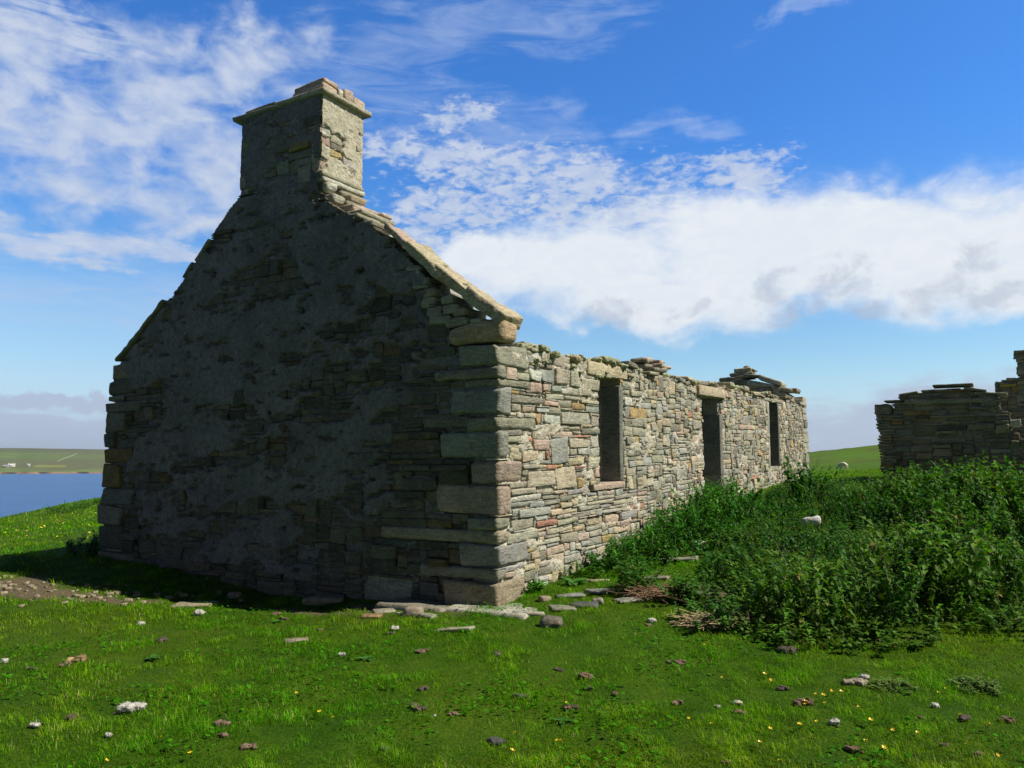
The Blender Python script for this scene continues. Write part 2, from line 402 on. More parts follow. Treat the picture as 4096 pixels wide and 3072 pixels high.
def gz(x, y, fine=True):
    x = np.atleast_1d(np.asarray(x, float)); y = np.atleast_1d(np.asarray(y, float))
    cx = np.clip(x, -32, 110); cy = np.clip(y, -18, 140)
    z = np.full(x.shape, TW[-3])+TW[-2]*cx+TW[-1]*cy
    for k in range(len(CP)):
        r2 = (cx-CP[k, 0])**2+(cy-CP[k, 1])**2
        z = z+TW[k]*r2*.5*np.log(r2+1e-12)
    if fine:
        d = np.hypot(x, y)
        z = z+fbm(np.c_[x, y]*1.1, 4)*.10*sstep(d, 2, 9)+fbm(np.c_[x, y]*4.5+40, 3)*.045+fbm(np.c_[x, y]*13+4, 2)*.018*(d < 25)
        z = z+fbm(np.c_[x, y]*.16+9, 3)*1.1*sstep(d, 40, 90)
        # mound with the dirt scar in front of the gable's far end
        z = z+.16*np.exp(-(((x+6.2)/.45)**2+((y-10.35)/.4)**2))
    z = np.where(x < 0, z, z)
    # the bank falls to the shore on the left, and the far fields fall away
    xl = -17.0-.16*(y-25)
    e = sstep(xl-x, 0, 9); z = z*(1-e)-14*e
    e = sstep(np.hypot(x, y), 150, 260); z = z*(1-e)-14*e
    return z
_ks = np.geomspace(2.5, 160, 700)
def hit(px, py, dz=0.0):
    d = ray(px, py); P = np.array([0, 0, CZ])+_ks[:, None]*d
    b = np.nonzero(P[:, 2] < gz(P[:, 0], P[:, 1])+dz)[0]; i = b[0] if len(b) else len(_ks)-1
    ks = np.linspace(_ks[max(0, i-1)], _ks[i], 12); P = np.array([0, 0, CZ])+ks[:, None]*d
    b = np.nonzero(P[:, 2] < gz(P[:, 0], P[:, 1])+dz)[0]
    return P[b[0] if len(b) else -1]
K2 = 1024/2212
def h2(x, y): return hit(x*K2, y*K2)

# polar sheet round the viewer, out to the shores
rr = np.concatenate([[0.01], np.geomspace(.6, 300, 330)]); aa = np.linspace(-math.pi, math.pi, 721)[:-1]
R_, A_ = np.meshgrid(rr, aa, indexing='ij')
gx = (R_*np.sin(A_)).ravel(); gy = (R_*np.cos(A_)).ravel(); gzz = gz(gx, gy)
nr_, na_ = R_.shape
i = np.arange(nr_-1)[:, None]*na_; j = np.arange(na_)[None]; j2 = (j+1) % na_
quads = np.stack([i+j, i+j2, i+na_+j2, i+na_+j], 2).reshape(-1, 4)
DP = [tuple(hit(a_, b_)[:2])+(r_*.78,) for a_, b_, r_ in ((-130, 592, .9), (-75, 590, .8), (-30, 590, .7), (0, 588, .62), (22, 590, .5), (48, 594, .42), (72, 596, .36), (98, 599, .30), (125, 601, .24), (150, 602, .2), (185, 603, .13), (215, 604, .10), (250, 606, .09))]
def dirtf(x, y):
    """bare trodden earth: the scar along the gable foot and the stony edge by the corner"""
    w_ = (x-C[0])*V[0]+(y-C[1])*V[1]; t_ = (x-C[0])*U[0]+(y-C[1])*U[1]
    n = fbm(np.c_[x, y]*2.3+5, 4)
    a = np.zeros(np.shape(x))
    for px_, py_, r_ in DP: a = np.maximum(a, np.exp(-(((x-px_)**2+(y-py_)**2)/r_**2)))
    b_ = np.exp(-((t_+.62)/.16)**2)*sstep(w_, -.4, .2)*sstep(4.5, 0, 1)*.50*(w_ < 3)
    c_ = np.exp(-((t_+.35)/.22)**2)*sstep(w_, -.3, .2)*(w_ < 1.6)*.6
    d_ = (np.exp(-(((x-1.75)/.5)**2+((y-8.0)/.5)**2))+np.exp(-(((x-2.1)/.35)**2+((y-7.1)/.3)**2)))*.75
    inside = ((w_ > -.1) & (w_ < 6.5) & (t_ > 0) & (t_ < 14.5))*1.0
    m = np.maximum.reduce([a, b_, c_, d_])
    return np.clip(sstep(m+n*.75, .34, .60), 0, 1)+inside*.0
gcol = np.zeros((len(gx), 3)); gcol[:, 0] = dirtf(gx, gy)
xl = -17.0-.16*(gy-25); gcol[:, 1] = np.maximum(sstep(xl-gx, 2.5, 5), 0)
def ground_mat():
    m, t, b, o = newmat('pasture')
    P = t.new('ShaderNodeTexCoord').outputs['Object']
    at = t.new('ShaderNodeAttribute', attribute_name='tint'); sp = t.new('ShaderNodeSeparateColor'); t.l.new(at.outputs['Color'], sp.inputs[0])
    n1 = t.noise(P, .35, 6, .6); n2 = t.noise(P, 2.6, 6, .65); n3 = t.noise(P, 45, 6, .75)
    g = t.mix(t.smooth(n2, .3, .7), (.042, .125, .003, 1), (.110, .205, .006, 1))
    g = t.mix(t.smooth(n1, .42, .66, 0, .7), g, (.125, .19, .008, 1))
    g = t.mix(t.smooth(n3, .35, .62, 0, .6), g, (.026, .075, .003, 1))
    # rougher heath and rush on the far slopes
    ln = t.new('ShaderNodeVectorMath', operation='LENGTH'); t.l.new(P, ln.inputs[0])
    far = t.smooth(ln.outputs['Value'], 60, 95)
    h = t.mix(t.smooth(t.noise(t.mapping(P, (1, .35, 1)), .16, 6, .65), .4, .6), (.085, .17, .010, 1), (.095, .115, .020, 1))
    g = t.mix(t.math('MULTIPLY', far, .8), g, h)
    e = t.mix(t.smooth(n3, .3, .7), (.10, .072, .04, 1), (.24, .19, .12, 1))
    g = t.mix(sp.outputs[0], g, e)
    g = t.mix(sp.outputs[1], g, (.10, .085, .06, 1))
    t.l.new(g, b.inputs['Base Color']); b.inputs['Specular IOR Level'].default_value = .1
    bp = t.new('ShaderNodeBump', ins={'Strength': .8, 'Distance': .05}); t.l.new(t.math('ADD', n3, t.math('MULTIPLY', n2, .6)), bp.inputs['Height'])
    t.l.new(bp.outputs[0], b.inputs['Normal'])
    return m
mb = MB(); mb.add(np.c_[gx, gy, gzz], quads[:, ::-1], col=gcol)
ground = mb.build('ground', ground_mat()); tag(ground, kind='structure')

# ---------------------------------------------------------------- sea and far land
def sea_mat():
    m, t, b, o = newmat('sea_water')
    P = t.new('ShaderNodeTexCoord').outputs['Object']
    n = t.noise(t.mapping(P, (1, .5, 1)), .9, 6, .65); n2 = t.noise(t.mapping(P, (.02, .006, 1)), 1, 4, .5)
    t.l.new(t.mix(t.smooth(n2, .35, .65), (.026, .095, .25, 1), (.036, .115, .29, 1)), b.inputs['Base Color'])
    b.inputs['Roughness'].default_value = .35; b.inputs['Specular IOR Level'].default_value = .5
    bp = t.new('ShaderNodeBump', ins={'Strength': 1.0, 'Distance': .6}); t.l.new(n, bp.inputs['Height']); t.l.new(bp.outputs[0], b.inputs['Normal'])
    return m
mb = MB(); D = 29000; mb.add([(-D, -D, -12), (D, -D, -12), (D, D, -12), (-D, D, -12)], quads=[[0, 1, 2, 3]])
tag(mb.build('sea', sea_mat()), kind='structure')
def hillz(x, y):
    d = np.hypot(x, y); a = np.degrees(np.arctan2(x, y))
    sh = 1790+(a+33)*14+fbm(np.c_[a*1.3, a*0], 4)*50
    up = (d-sh)
    z = np.where(up < 0, -13, -12.6+sstep(up, 0, 8)*4.2+np.clip(up, 0, 1700)*.0485*(1+fbm(np.c_[x, y]*.002, 4)*.22))
    top = sstep(up, 1250, 2100); z = z*(1-top)+top*(64+fbm(np.c_[a*.25, a*0+3], 3)*14)-sstep(up, 2200, 3600)*120
    return z, up
ra = np.radians(np.linspace(-75, 12, 420)); rd = np.concatenate([np.linspace(1650, 1900, 90), np.geomspace(1905, 5600, 70)])
RD, RA = np.meshgrid(rd, ra, indexing='ij'); hx = (RD*np.sin(RA)).ravel(); hy = (RD*np.cos(RA)).ravel(); hz, hup = hillz(hx, hy)
nn, mm = RD.shape; i = np.arange(nn-1)[:, None]*mm; j = np.arange(mm-1)[None]
qd = np.stack([i+j, i+mm+j, i+mm+j+1, i+j+1], 2).reshape(-1, 4)
def hill_mat():
    m, t, b, o = newmat('far_hillside')
    P = t.new('ShaderNodeTexCoord').outputs['Object']; sx = t.new('ShaderNodeSeparateXYZ'); t.l.new(P, sx.inputs[0])
    n = t.noise(P, .006, 7, .6); n2 = t.noise(P, .03, 5, .65); n3 = t.noise(t.mapping(P, (1, .4, 1)), .0022, 5, .6)
    c_ = t.mix(t.smooth(n, .35, .65), (.10, .17, .055, 1), (.16, .23, .07, 1))
    c_ = t.mix(t.smooth(n3, .48, .62), c_, (.13, .14, .075, 1))
    c_ = t.mix(t.smooth(sx.outputs[2], 25, 60, 0, .75), c_, (.12, .115, .085, 1))
    c_ = t.mix(t.smooth(n2, .55, .7, 0, .5), c_, (.05, .06, .035, 1))
    # the buttercup-yellow hayfield above the shore
    az_ = t.math('MULTIPLY', t.math('ARCTAN2', sx.outputs[0], sx.outputs[1]), 57.2958)
    fy = t.math('MULTIPLY', t.math('MULTIPLY', t.smooth(az_, -30.85, -30.6), t.smooth(az_, -28.9, -29.1)), t.math('MULTIPLY', t.smooth(sx.outputs[2], .4, 1.2), t.smooth(sx.outputs[2], 6.2, 5.4)))
    c_ = t.mix(t.math('MULTIPLY', fy, .8), c_, (.22, .24, .06, 1))
    sh = t.smooth(sx.outputs[2], -8.0, -9.0)
    c_ = t.mix(sh, c_, t.mix(t.smooth(n2, .4, .6), (.06, .05, .045, 1), (.26, .17, .12, 1)))
    t.l.new(c_, b.inputs['Base Color']); b.inputs['Specular IOR Level'].default_value = .05
    return m
mb = MB(); mb.add(np.c_[hx, hy, hz], qd); tag(mb.build('far_hills', hill_mat()), kind='structure')
# blue hills of the next island, twenty kilometres off, in the gap on the right; haze blue is put into their colour
mb = MB(); aa2 = np.radians(np.linspace(8, 60, 160)); vv = []
hh = 400+90*fbm(np.c_[np.degrees(aa2)*.35, aa2*0+1], 4)*2
for dd, kz in ((19000, 0), (20000, .45), (21500, .9), (22500, 1), (25000, -.1)):
    vv.append(np.c_[dd*np.sin(aa2), dd*np.cos(aa2), -14+hh*kz])
q2 = []
for r in range(4):
    for k in range(159): q2.append([r*160+k, r*160+k+1, (r+1)*160+k+1, (r+1)*160+k])
mb.add(np.concatenate(vv), q2, col=(.075, .10, .11)); tag(mb.build('blue_hills', plain_mat('distant_moor', 1, 0, .002, 0)), kind='structure')

def place_far(azd, dist):
    a = math.radians(azd); x, y = dist*math.sin(a), dist*math.cos(a); return x, y, float(hillz(np.array([x]), np.array([y]))[0][0])
def far_house(azd, dist, L, W, H, wall, roof, lab, turn):
    x, y, z = place_far(azd, dist)
    root = empty('farmhouse', (x, y, z)); tag(root, lab, 'house'); root.rotation_euler = (0, 0, turn)
    b = MB(); hl, hw = L/2, W/2
    b.add([(-hl, -hw, -2), (hl, -hw, -2), (hl, hw, -2), (-hl, hw, -2), (-hl, -hw, H), (hl, -hw, H), (hl, hw, H), (-hl, hw, H), (-hl, 0, H+W*.42), (hl, 0, H+W*.42)],
          quads=[[0, 1, 5, 4], [2, 3, 7, 6]], big=[[3, 0, 4, 8, 7], [1, 2, 6, 9, 5]], col=wall)
    b.build('wall', M_white, root, smooth=False)
    b = MB(); e = .3
    b.add([(-hl-e, -hw-e, H-.1), (hl+e, -hw-e, H-.1), (hl+e, 0, H+W*.42+.25), (-hl-e, 0, H+W*.42+.25), (-hl-e, hw+e, H-.1), (hl+e, hw+e, H-.1)], quads=[[0, 1, 2, 3], [3, 2, 5, 4]], col=roof)
    rf = b.build('roof', M_white, root, smooth=False)
    for sx_ in (-hl+.6, hl-.6):
        b = MB(); v_, q_ = stone((.5, .5, .9), .03, (2, 2, 2), .02, 0); b.add(v_+np.array([sx_, 0, H+W*.42+.7]), q_, col=wall)
        b.build('chimney', M_white, rf)
    for k in range(3):
        b = MB(); xx = -hl*.6+k*hl*.6; b.add([(xx-.5, -hw-.05, 1), (xx+.5, -hw-.05, 1), (xx+.5, -hw-.05, 2.3), (xx-.5, -hw-.05, 2.3)], quads=[[0, 1, 2, 3]], col=(.03, .03, .04))
        b.build('window', M_white, root, smooth=False)
M_white = plain_mat('limewash', .8, 0, 1)
mb = MB()
for k in range(26):
    a0, a1 = [pae(84+18*q_/26, 0)[0] for q_ in (k, k+1)]; d0_, d1_ = 2330+k*22, 2352+k*22
    for (aa_, dd_), (ab_, db_) in (((a0, d0_), (a1, d1_)),):
        x0, y0, z0 = place_far(aa_, dd_); x1, y1, z1 = place_far(ab_, db_)
        mb.add([(x0, y0, z0-1), (x1, y1, z1-1), (x1, y1, z1+1.6), (x0, y0, z0+1.6), (x0, y0+1, z0-1), (x1, y1+1, z1-1), (x1, y1+1, z1+1.6), (x0, y0+1, z0+1.6)], quads=[[0, 1, 2, 3], [5, 4, 7, 6], [3, 2, 6, 7]], col=(.30, .31, .25))
tag(mb.build('field_wall', M_white, smooth=False), 'pale stone field wall climbing the far hillside beside the gable edge', 'wall')
far_house(pae(11.5, 468)[0], 2040, 13, 6, 3, (.75, .75, .72), (.62, .63, .64), 'white farmhouse with pale roof on the far shore, at the left edge', math.radians(30))
far_house(pae(6, 470)[0], 1985, 11, 7, 2.4, (.30, .30, .28), (.30, .31, .33), 'low grey farm building below the white farmhouse across the water', math.radians(28))
far_house(pae(28.5, 467)[0], 2050, 6, 4.5, 2.8, (.6, .6, .58), (.45, .46, .47), 'small white cottage standing alone left of the yellow hayfield across the water', math.radians(40))

# ---------------------------------------------------------------- masonry
def pack(a0, a1, z0, z1, fixed, openings, inside=None, cell=.02, thin=1.0, wide=1.0, seed=1):
    """fills a wall panel with coursed rubble round the fixed stones and the openings; yields (a0,z0,a1,z1)"""
    rs = np.random.default_rng(seed)
    nx = int(round((a1-a0)/cell)); nz = int(round((z1-z0)/cell)); oc = np.zeros((nz, nx), bool)
    def mark(x0, y0, x1, y1):
        oc[max(0, int(round((y0-z0)/cell))):max(0, int(round((y1-z0)/cell))), max(0, int(round((x0-a0)/cell))):max(0, int(round((x1-a0)/cell)))] = True
    for f in fixed: mark(*f[:4])
    for f in openings: mark(*f[:4])
    if inside is not None:
        X, Z = np.meshgrid(a0+(np.arange(nx)+.5)*cell, z0+(np.arange(nz)+.5)*cell); oc |= ~inside(X, Z)
    out = []; lasth = 4
    hs = np.array([2, 3, 4, 5, 6, 7, 9]); ph = np.array([.22, .28, .22, .12, .08, .05, .03])
    hs = np.maximum(2, np.round(hs*thin)).astype(int)
    for zi in range(nz):
        xi = 0
        while xi < nx:
            if oc[zi, xi]: xi += 1; continue
            e = xi
            while e < nx and not oc[zi, e]: e += 1
            run = e-xi
            h = lasth if rs.random() < .55 else int(rs.choice(hs, p=ph/ph.sum()))
            wd = int(max(3, rs.lognormal(math.log(10.5*wide), .45))); wd = max(wd, int(h*.9))
            if rs.random() < .02: h = int(rs.integers(8, 12)); wd = int(rs.integers(6, 12))
            if run <= wd+3: wd = run if run < wd*1.6 else run//2
            wd = max(1, min(wd, run)); hh_ = 1
            while hh_ < h and zi+hh_ < nz and not oc[zi+hh_, xi:xi+wd].any(): hh_ += 1
            if zi+hh_+1 < nz and (oc[min(nz-1, zi+hh_+1), xi:xi+wd].all()) and not oc[zi+hh_, xi:xi+wd].any(): hh_ += 1
            oc[zi:zi+hh_, xi:xi+wd] = True
            if wd >= 2 and hh_ >= 1: out.append((a0+xi*cell, z0+zi*cell, a0+(xi+wd)*cell, z0+(zi+hh_)*cell))
            lasth = h; xi += wd
    return out

def flipd(frame):
    e = frame(np.array([[1., 0, 1], [2., 0, 1], [1., 1, 1], [1., 0, 2]])); return np.linalg.det(e[1:]-e[0]) < 0
def lay(mb, frame, rects, cols=None, prot=(.0, .012), depth=.14, gap=.007, rough=.008, warp=.26, n=None, dark=1.0, r=.010):
    fl = flipd(frame)
    for k, R in enumerate(rects):
        x0, y0, x1, y1 = R[:4]
        g = gap*(.5+rng.random())
        hx_ = (x1-x0)/2-g*.5; hz_ = (y1-y0)/2-g*.5
        if hx_ < .008 or hz_ < .005: continue
        p = rng.normal(prot[0], prot[1])
        if n is None: nn_ = (int(np.clip(hx_*2/.028, 3, 12)), 3, int(np.clip(hz_*2/.022, 3, 7)))
        else: nn_ = n
        v, q = stone((hx_, depth/2, hz_), min(r, hz_*.6), nn_, warp, min(rough, hz_*.25))
        # slight rotation in the plane of the wall and a tilted face
        a = rng.normal(0, .012); v = np.c_[v[:, 0]-v[:, 2]*a, v[:, 1]+v[:, 2]*rng.normal(0, .07), v[:, 2]+v[:, 0]*a]
        v = v+np.array([(x0+x1)/2, p-depth/2, (y0+y1)/2])
        key = R[4] if len(R) > 4 and R[4] else rpal()
        mb.add(frame(v), q[:, ::-1] if fl else q, col=pal(key)*dark)

def sheet(mb, frame, a0, a1, z0, z1, res, keep, dfun, col):
    nx = int((a1-a0)/res)+1; nz = int((z1-z0)/res)+1
    A, Zz = np.meshgrid(np.linspace(a0, a1, nx), np.linspace(z0, z1, nz)); a = A.ravel(); z = Zz.ravel()
    d = dfun(a, z)
    jx = fbm(np.c_[a, z]*30, 2)*res*.9; jz = fbm(np.c_[a, z]*30+70, 2)*res*.9
    P = frame(np.c_[a+jx, d, z+jz])
    i = np.arange(nz-1)[:, None]*nx; j = np.arange(nx-1)[None]
    q = np.stack([i+j, i+j+1, i+nx+j+1, i+nx+j], 2).reshape(-1, 4)
    if not flipd(frame): q = q[:, ::-1]
    ca = a[q].mean(1); cz = z[q].mean(1); q = q[keep(ca, cz)]
    used = np.unique(q); mp = -np.ones(len(P), int); mp[used] = np.arange(len(used))
    mb.add(P[used], mp[q], col=col(a[used], z[used]) if callable(col) else col)

def in_poly(poly):
    poly = np.array(poly)
    def f(X, Z):
        r = np.zeros(np.shape(X), bool); j = len(poly)-1
        for i in range(len(poly)):
            xi, yi = poly[i]; xj, yj = poly[j]
            c_ = ((yi > Z) != (yj > Z)) & (X < (xj-xi)*(Z-yi)/(yj-yi+1e-12)+xi)
            r ^= c_; j = i
        return r
    return f
def prism(mb, frame, poly, d0, d1, col):
    n = len(poly); P = np.array(poly)
    v = np.r_[np.c_[P[:, 0], np.full(n, d0), P[:, 1]], np.c_[P[:, 0], np.full(n, d1), P[:, 1]]]
    big = [list(range(n)), list(range(2*n-1, n-1, -1))]+[[i, i+n, (i+1) % n+n, (i+1) % n] for i in range(n)]
    # outward faces: orientation from the polygon's winding, the depth direction and the frame's handedness
    ar = sum(P[i, 0]*P[(i+1) % n, 1]-P[(i+1) % n, 0]*P[i, 1] for i in range(n))
    if (ar > 0) == (not flipd(frame)): big = [f[::-1] for f in big] if d0 < d1 else big
    elif d0 < d1: pass
    else: big = [f[::-1] for f in big]
    mb.add(frame(v), big=big, col=col)

cottage = empty('ruined_cottage', C); WLOC[cottage.name] = C.copy()
tag(cottage, 'roofless grey stone cottage with a tall chimney gable in shadow and long sunlit front wall', 'ruined house')
COREC = (.3, .29, .24)
TH = .66; LEN = 14.55
# ---- near corner stones: (z0, z1, length along front, length along gable, colour)
QN = [(2.29, 2.52, .56, .44, 'g'), (2.16, 2.285, .16, .75, 'g'), (2.085, 2.16, .60, .40, 'g'), (1.80, 2.08, .25, .56, 'b'), (1.655, 1.79, .74, .36, 'g'),
      (1.375, 1.65, .16, .70, 'b'), (1.135, 1.36, .46, .34, 'p'), (.835, 1.115, .22, .72, 'p'), (.695, .825, .26, .34, 'g'), (.565, .69, .19, 1.45, 't'),
      (.335, .56, .55, .42, 'b'), (.23, .328, .14, .92, 'g'), (-.02, .222, .50, .60, 't'), (-.25, -.03, .4, .7, 'g')]
def quoin(z0, z1, lf, lg, colr, frame_cut=None, dark=1.0, pr=.012, rr_=.03):
    """corner block; local axes t (along front), w (along gable), z"""
    hx_, hy_, hz_ = (lf+pr)/2, (lg+pr)/2, (z1-z0)/2-.004
    nn_ = (int(np.clip(lf/.03, 4, 18)), int(np.clip(lg/.03, 4, 24)), int(np.clip((z1-z0)/.025, 4, 12)))
    v, q = stone((hx_, hy_, hz_), min(rr_*(.5+.5*rng.random()), hz_*.5), nn_, .24, .013, fr=5)
    v = v+np.array([lf/2-pr/2, lg/2-pr/2, (z0+z1)/2])
    return v, q, pal(colr, .08)*dark
corner_off = {0.565: (.03, .03), .695: (-.02, -.03)}
for k, (z0, z1, lf, lg, cc) in enumerate(QN):
    m_ = MB(); v, q, cl = quoin(z0, z1, lf, lg, cc, dark=.70, rr_=.04)  # block tint lowered to paint shade on the gable side; fronts darken too
    jx_, jw_ = rng.normal(0, .012), rng.normal(0, .012)
    P = C+(v[:, :1]+jx_)*U+(v[:, 1:2]+jw_)*V+(v[:, 2:3]+SL*np.maximum(v[:, :1], 0)*.8)*Zv
    m_.add(P, q, col=cl)
    m_.build('corner_stone', M_sand if cc in 'tp' else M_stone, cottage, C if False else (0, 0, 0))

# fixed stones of the near part of the long wall, read off the photograph (x0, y0, x1, y1 in two crops, colour)
A_ST = [(340,370,475,435,'g'),(345,440,480,565,'b'),(490,400,600,545,'w'),(605,390,700,545,'g'),(705,470,1290,650,'g'),(1880,670,2060,780,'g'),(175,565,330,650,'g'),
 (590,590,790,650,'d'),(600,655,795,850,'b'),(810,640,1030,890,'g'),(1035,670,1170,915,'g'),(1195,700,1450,770,'g'),(1190,790,1450,965,'g'),(100,630,250,790,'p'),
 (440,650,600,820,'l'),(80,960,290,1020,'o'),(290,980,390,1040,'d'),(450,850,625,1010,'p'),(632,860,720,980,'p'),(750,890,895,990,'b'),(915,930,1055,1030,'w'),(1065,930,1330,1045,'g'),
 (1360,980,1455,1100,'g'),(680,1010,935,1110,'g'),(945,1050,1185,1110,'g'),(120,1045,635,1160,'d'),(650,1120,850,1200,'p'),(860,1130,1050,1200,'g'),(1060,1150,1255,1260,'o'),
 (1190,1110,1450,1165,'g'),(1270,1190,1455,1290,'b'),(110,1165,315,1270,'g'),(330,1200,490,1290,'p'),(540,1215,715,1300,'b'),(725,1215,875,1310,'d'),(890,1220,1050,1262,'g'),
 (310,1300,640,1450,'o'),(650,1320,885,1460,'b'),(890,1280,1320,1470,'g'),(1350,1350,1455,1510,'g'),(490,1475,670,1545,'g'),(700,1490,820,1545,'g'),(840,1480,990,1545,'g'),
 (1020,1495,1180,1550,'g'),(1210,1520,1460,1610,'d'),(490,1560,1080,1640,'p'),(1085,1565,1200,1610,'g'),
 (1820,830,1980,930,'g'),(1830,940,1910,1030,'g'),(1920,970,2090,1060,'g'),(1830,1050,1940,1190,'w'),(1840,1200,1910,1360,'b'),(1920,1220,2170,1370,'o'),(1840,1380,1940,1470,'d'),(1840,1490,1955,1640,'g'),(1960,1520,2170,1640,'g')]
B_ST = [(345,290,600,380,'g'),(605,305,730,375,'r'),(345,395,720,455,'g'),(735,335,935,475,'p'),(960,320,1165,655,'b'),(1185,335,1435,440,'g'),(1475,290,1570,440,'g'),(1240,285,1450,320,'r'),
 (345,490,805,625,'t'),(810,495,892,600,'g'),(895,490,935,600,'r'),(1190,455,1285,550,'g'),(1295,450,1445,540,'l'),(1450,450,1575,555,'l'),(1190,560,1390,670,'t'),(1425,570,1575,700,'g'),(815,605,945,655,'b'),
 (535,655,820,712,'g'),(660,725,1010,945,'g'),(560,730,655,800,'g'),(1030,675,1275,955,'t'),(1285,740,1360,825,'g'),(1370,710,1575,930,'b'),(1270,675,1400,705,'r'),
 (360,965,760,1040,'g'),(775,970,990,1025,'g'),(1000,975,1165,1030,'p'),(1175,965,1390,1030,'b'),(1300,1040,1410,1150,'l'),(380,1048,840,1130,'l'),(855,1038,1065,1095,'d'),(1075,1050,1220,1120,'d'),
 (1420,1060,1545,1105,'t'),(1555,1045,1755,1090,'g'),(1775,1030,2050,1085,'g'),(2060,1000,2190,1050,'p'),(400,1140,680,1205,'b'),(690,1125,870,1195,'b'),(875,1115,1060,1170,'g'),(1080,1140,1225,1200,'t'),
 (1410,1110,1735,1155,'g'),(1750,1100,2050,1150,'g'),(385,1225,540,1325,'b'),(545,1210,950,1310,'b'),(960,1220,1100,1300,'t'),(1310,1170,1560,1230,'g'),(1570,1160,1700,1205,'b'),(1710,1160,1950,1205,'g'),
 (1960,1150,2140,1230,'r'),(1590,1215,1800,1270,'l'),(1220,1265,1450,1325,'d'),(1845,1240,2050,1340,'b'),(400,1345,750,1480,'g'),(775,1360,1035,1440,'r'),(1040,1335,1300,1420,'g'),
 (1310,1340,1420,1400,'g'),(1430,1300,1620,1415,'t'),(1640,1290,1830,1400,'p'),(400,1500,790,1625,'g'),(935,1450,1120,1525,'g'),(1125,1440,1240,1490,'t'),(1255,1430,1390,1500,'t'),
 (1400,1440,1560,1490,'g'),(920,1540,1065,1580,'d'),(1075,1510,1300,1640,'g'),(1310,1515,1440,1620,'p'),(795,1510,900,1570,'g')]
fixed = []
for L_, ox, oy, sc in ((A_ST, 2000, 1300, .27125), (B_ST, 1900, 1650, .3165)):
    for x0, y0, x1, y1, cc in L_:
        yc = (y0+y1)/2; xc = (x0+x1)/2
        ta, _ = tpl_front((ox+x0*sc)/4, (oy+yc*sc)/4); tb, _ = tpl_front((ox+x1*sc)/4, (oy+yc*sc)/4)
        _, zb = tpl_front((ox+xc*sc)/4, (oy+y1*sc)/4); _, za = tpl_front((ox+xc*sc)/4, (oy+y0*sc)/4)
        fixed.append((ta, zb, tb, za, cc))
W1 = (2.30, 1.03, 2.92, 2.335); DR = (6.30, .46, 7.23, 2.27); W3 = (10.72, .97, 11.52, 2.36)
opn = [W1, DR, W3]
lint = [(1.98, 2.335, 3.16, 2.50), (6.0, 2.27, 7.42, 2.44), (10.4, 2.36, 11.95, 2.44)]
sills = [(2.02, .93, 3.12, 1.03)]
jam = [(2.92, 1.03, 3.02, 2.28), (7.23, .95, 7.31, 2.27)]
def ftop(t): return 2.455+.012*np.sin(t*3.1)-.0*t-.06*sstep(t, 11, 14)+fbm(np.c_[np.atleast_1d(t)*2.2, np.zeros(np.size(t))], 2)*.09*(np.atleast_1d(t) > .6)
qf = [(0, a, l, b) for a, b, l, _, _ in QN]
blocks = [(a[0], a[1], a[2], a[3]) for a in lint+sills+jam]
fx2 = []
for f in fixed:                                   # drop traced stones that would collide with dressed ones
    bad = False
    for b_ in qf+blocks+opn:
        if f[0] < b_[2]-.03 and f[2] > b_[0]+.03 and f[1] < b_[3]-.015 and f[3] > b_[1]+.015:
            ov = (min(f[2], b_[2])-max(f[0], b_[0]))
            if ov > .5*(f[2]-f[0]): bad = True
            elif f[0] < b_[0]: f = (f[0], f[1], b_[0]-.004, f[3], f[4])
            else: f = (b_[2]+.004, f[1], f[2], f[3], f[4])
    if not bad: fx2.append(f)
fixed = fx2
def in_front(X, Z): return Z < ftop(np.ravel(X)).reshape(np.shape(X))
rects = pack(0, LEN, -.3, 2.62, fixed+qf+blocks, opn, in_front, seed=5)
mb = MB()
lay(mb, fr_front, fixed, prot=(.006, .006))
lay(mb, fr_front, rects, prot=(.0, .008))
# far end of the wall: rough quoins
zq = -.1
while zq < 2.45:
    hh_ = .1+rng.random()*.16; lf_ = .25+.3*rng.random()
    v, q, cl = quoin(zq, zq+hh_, lf_, .4, rpal(), rr_=.02)
    v[:, 0] = LEN+.02+.22*(2.45-zq)/2.5-v[:, 0]
    mb.add(C+v[:, :1]*U+v[:, 1:2]*V+(v[:, 2:3]+SL*v[:, :1])*Zv, q[:, ::-1], col=cl); zq += hh_
# body of the wall between the openings
def body(a0, a1, z0, z1, d0=-.06, d1=-TH):
    prism(mb, fr_front, [(a0, z0), (a1, z0), (a1, z1), (a0, z1)], d0, d1, COREC)
SPL = .16
for a0, a1 in ((.04, W1[0]-.0), (W1[2], DR[0]), (DR[2], W3[0]), (W3[2], LEN+.1)):
    prism(mb, fr_front, [(a0, -.6), (a1, -.6), (a1, 2.40), (a0, 2.40)], -.045, -.30, COREC)
    sa = 0 if a0 < .1 else SPL; sb = 0 if a1 > 14 else SPL
    prism(mb, fr_front, [(a0+sa, -.6), (a1-sb, -.6), (a1-sb, 2.40), (a0+sa, 2.40)], -.302, -TH, (.06, .056, .045))  # near-black cores: shade inside the openings put into their colour
for o_ in (W1, W3):
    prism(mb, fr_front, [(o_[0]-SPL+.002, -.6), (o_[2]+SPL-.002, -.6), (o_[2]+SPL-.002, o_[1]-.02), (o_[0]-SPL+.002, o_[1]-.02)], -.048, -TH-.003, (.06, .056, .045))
prism(mb, fr_front, [(DR[0]-SPL+.002, -.6), (DR[2]+SPL-.002, -.6), (DR[2]+SPL-.002, DR[1]-.03), (DR[0]-SPL+.002, DR[1]-.03)], -.048, -TH-.003, (.06, .056, .045))
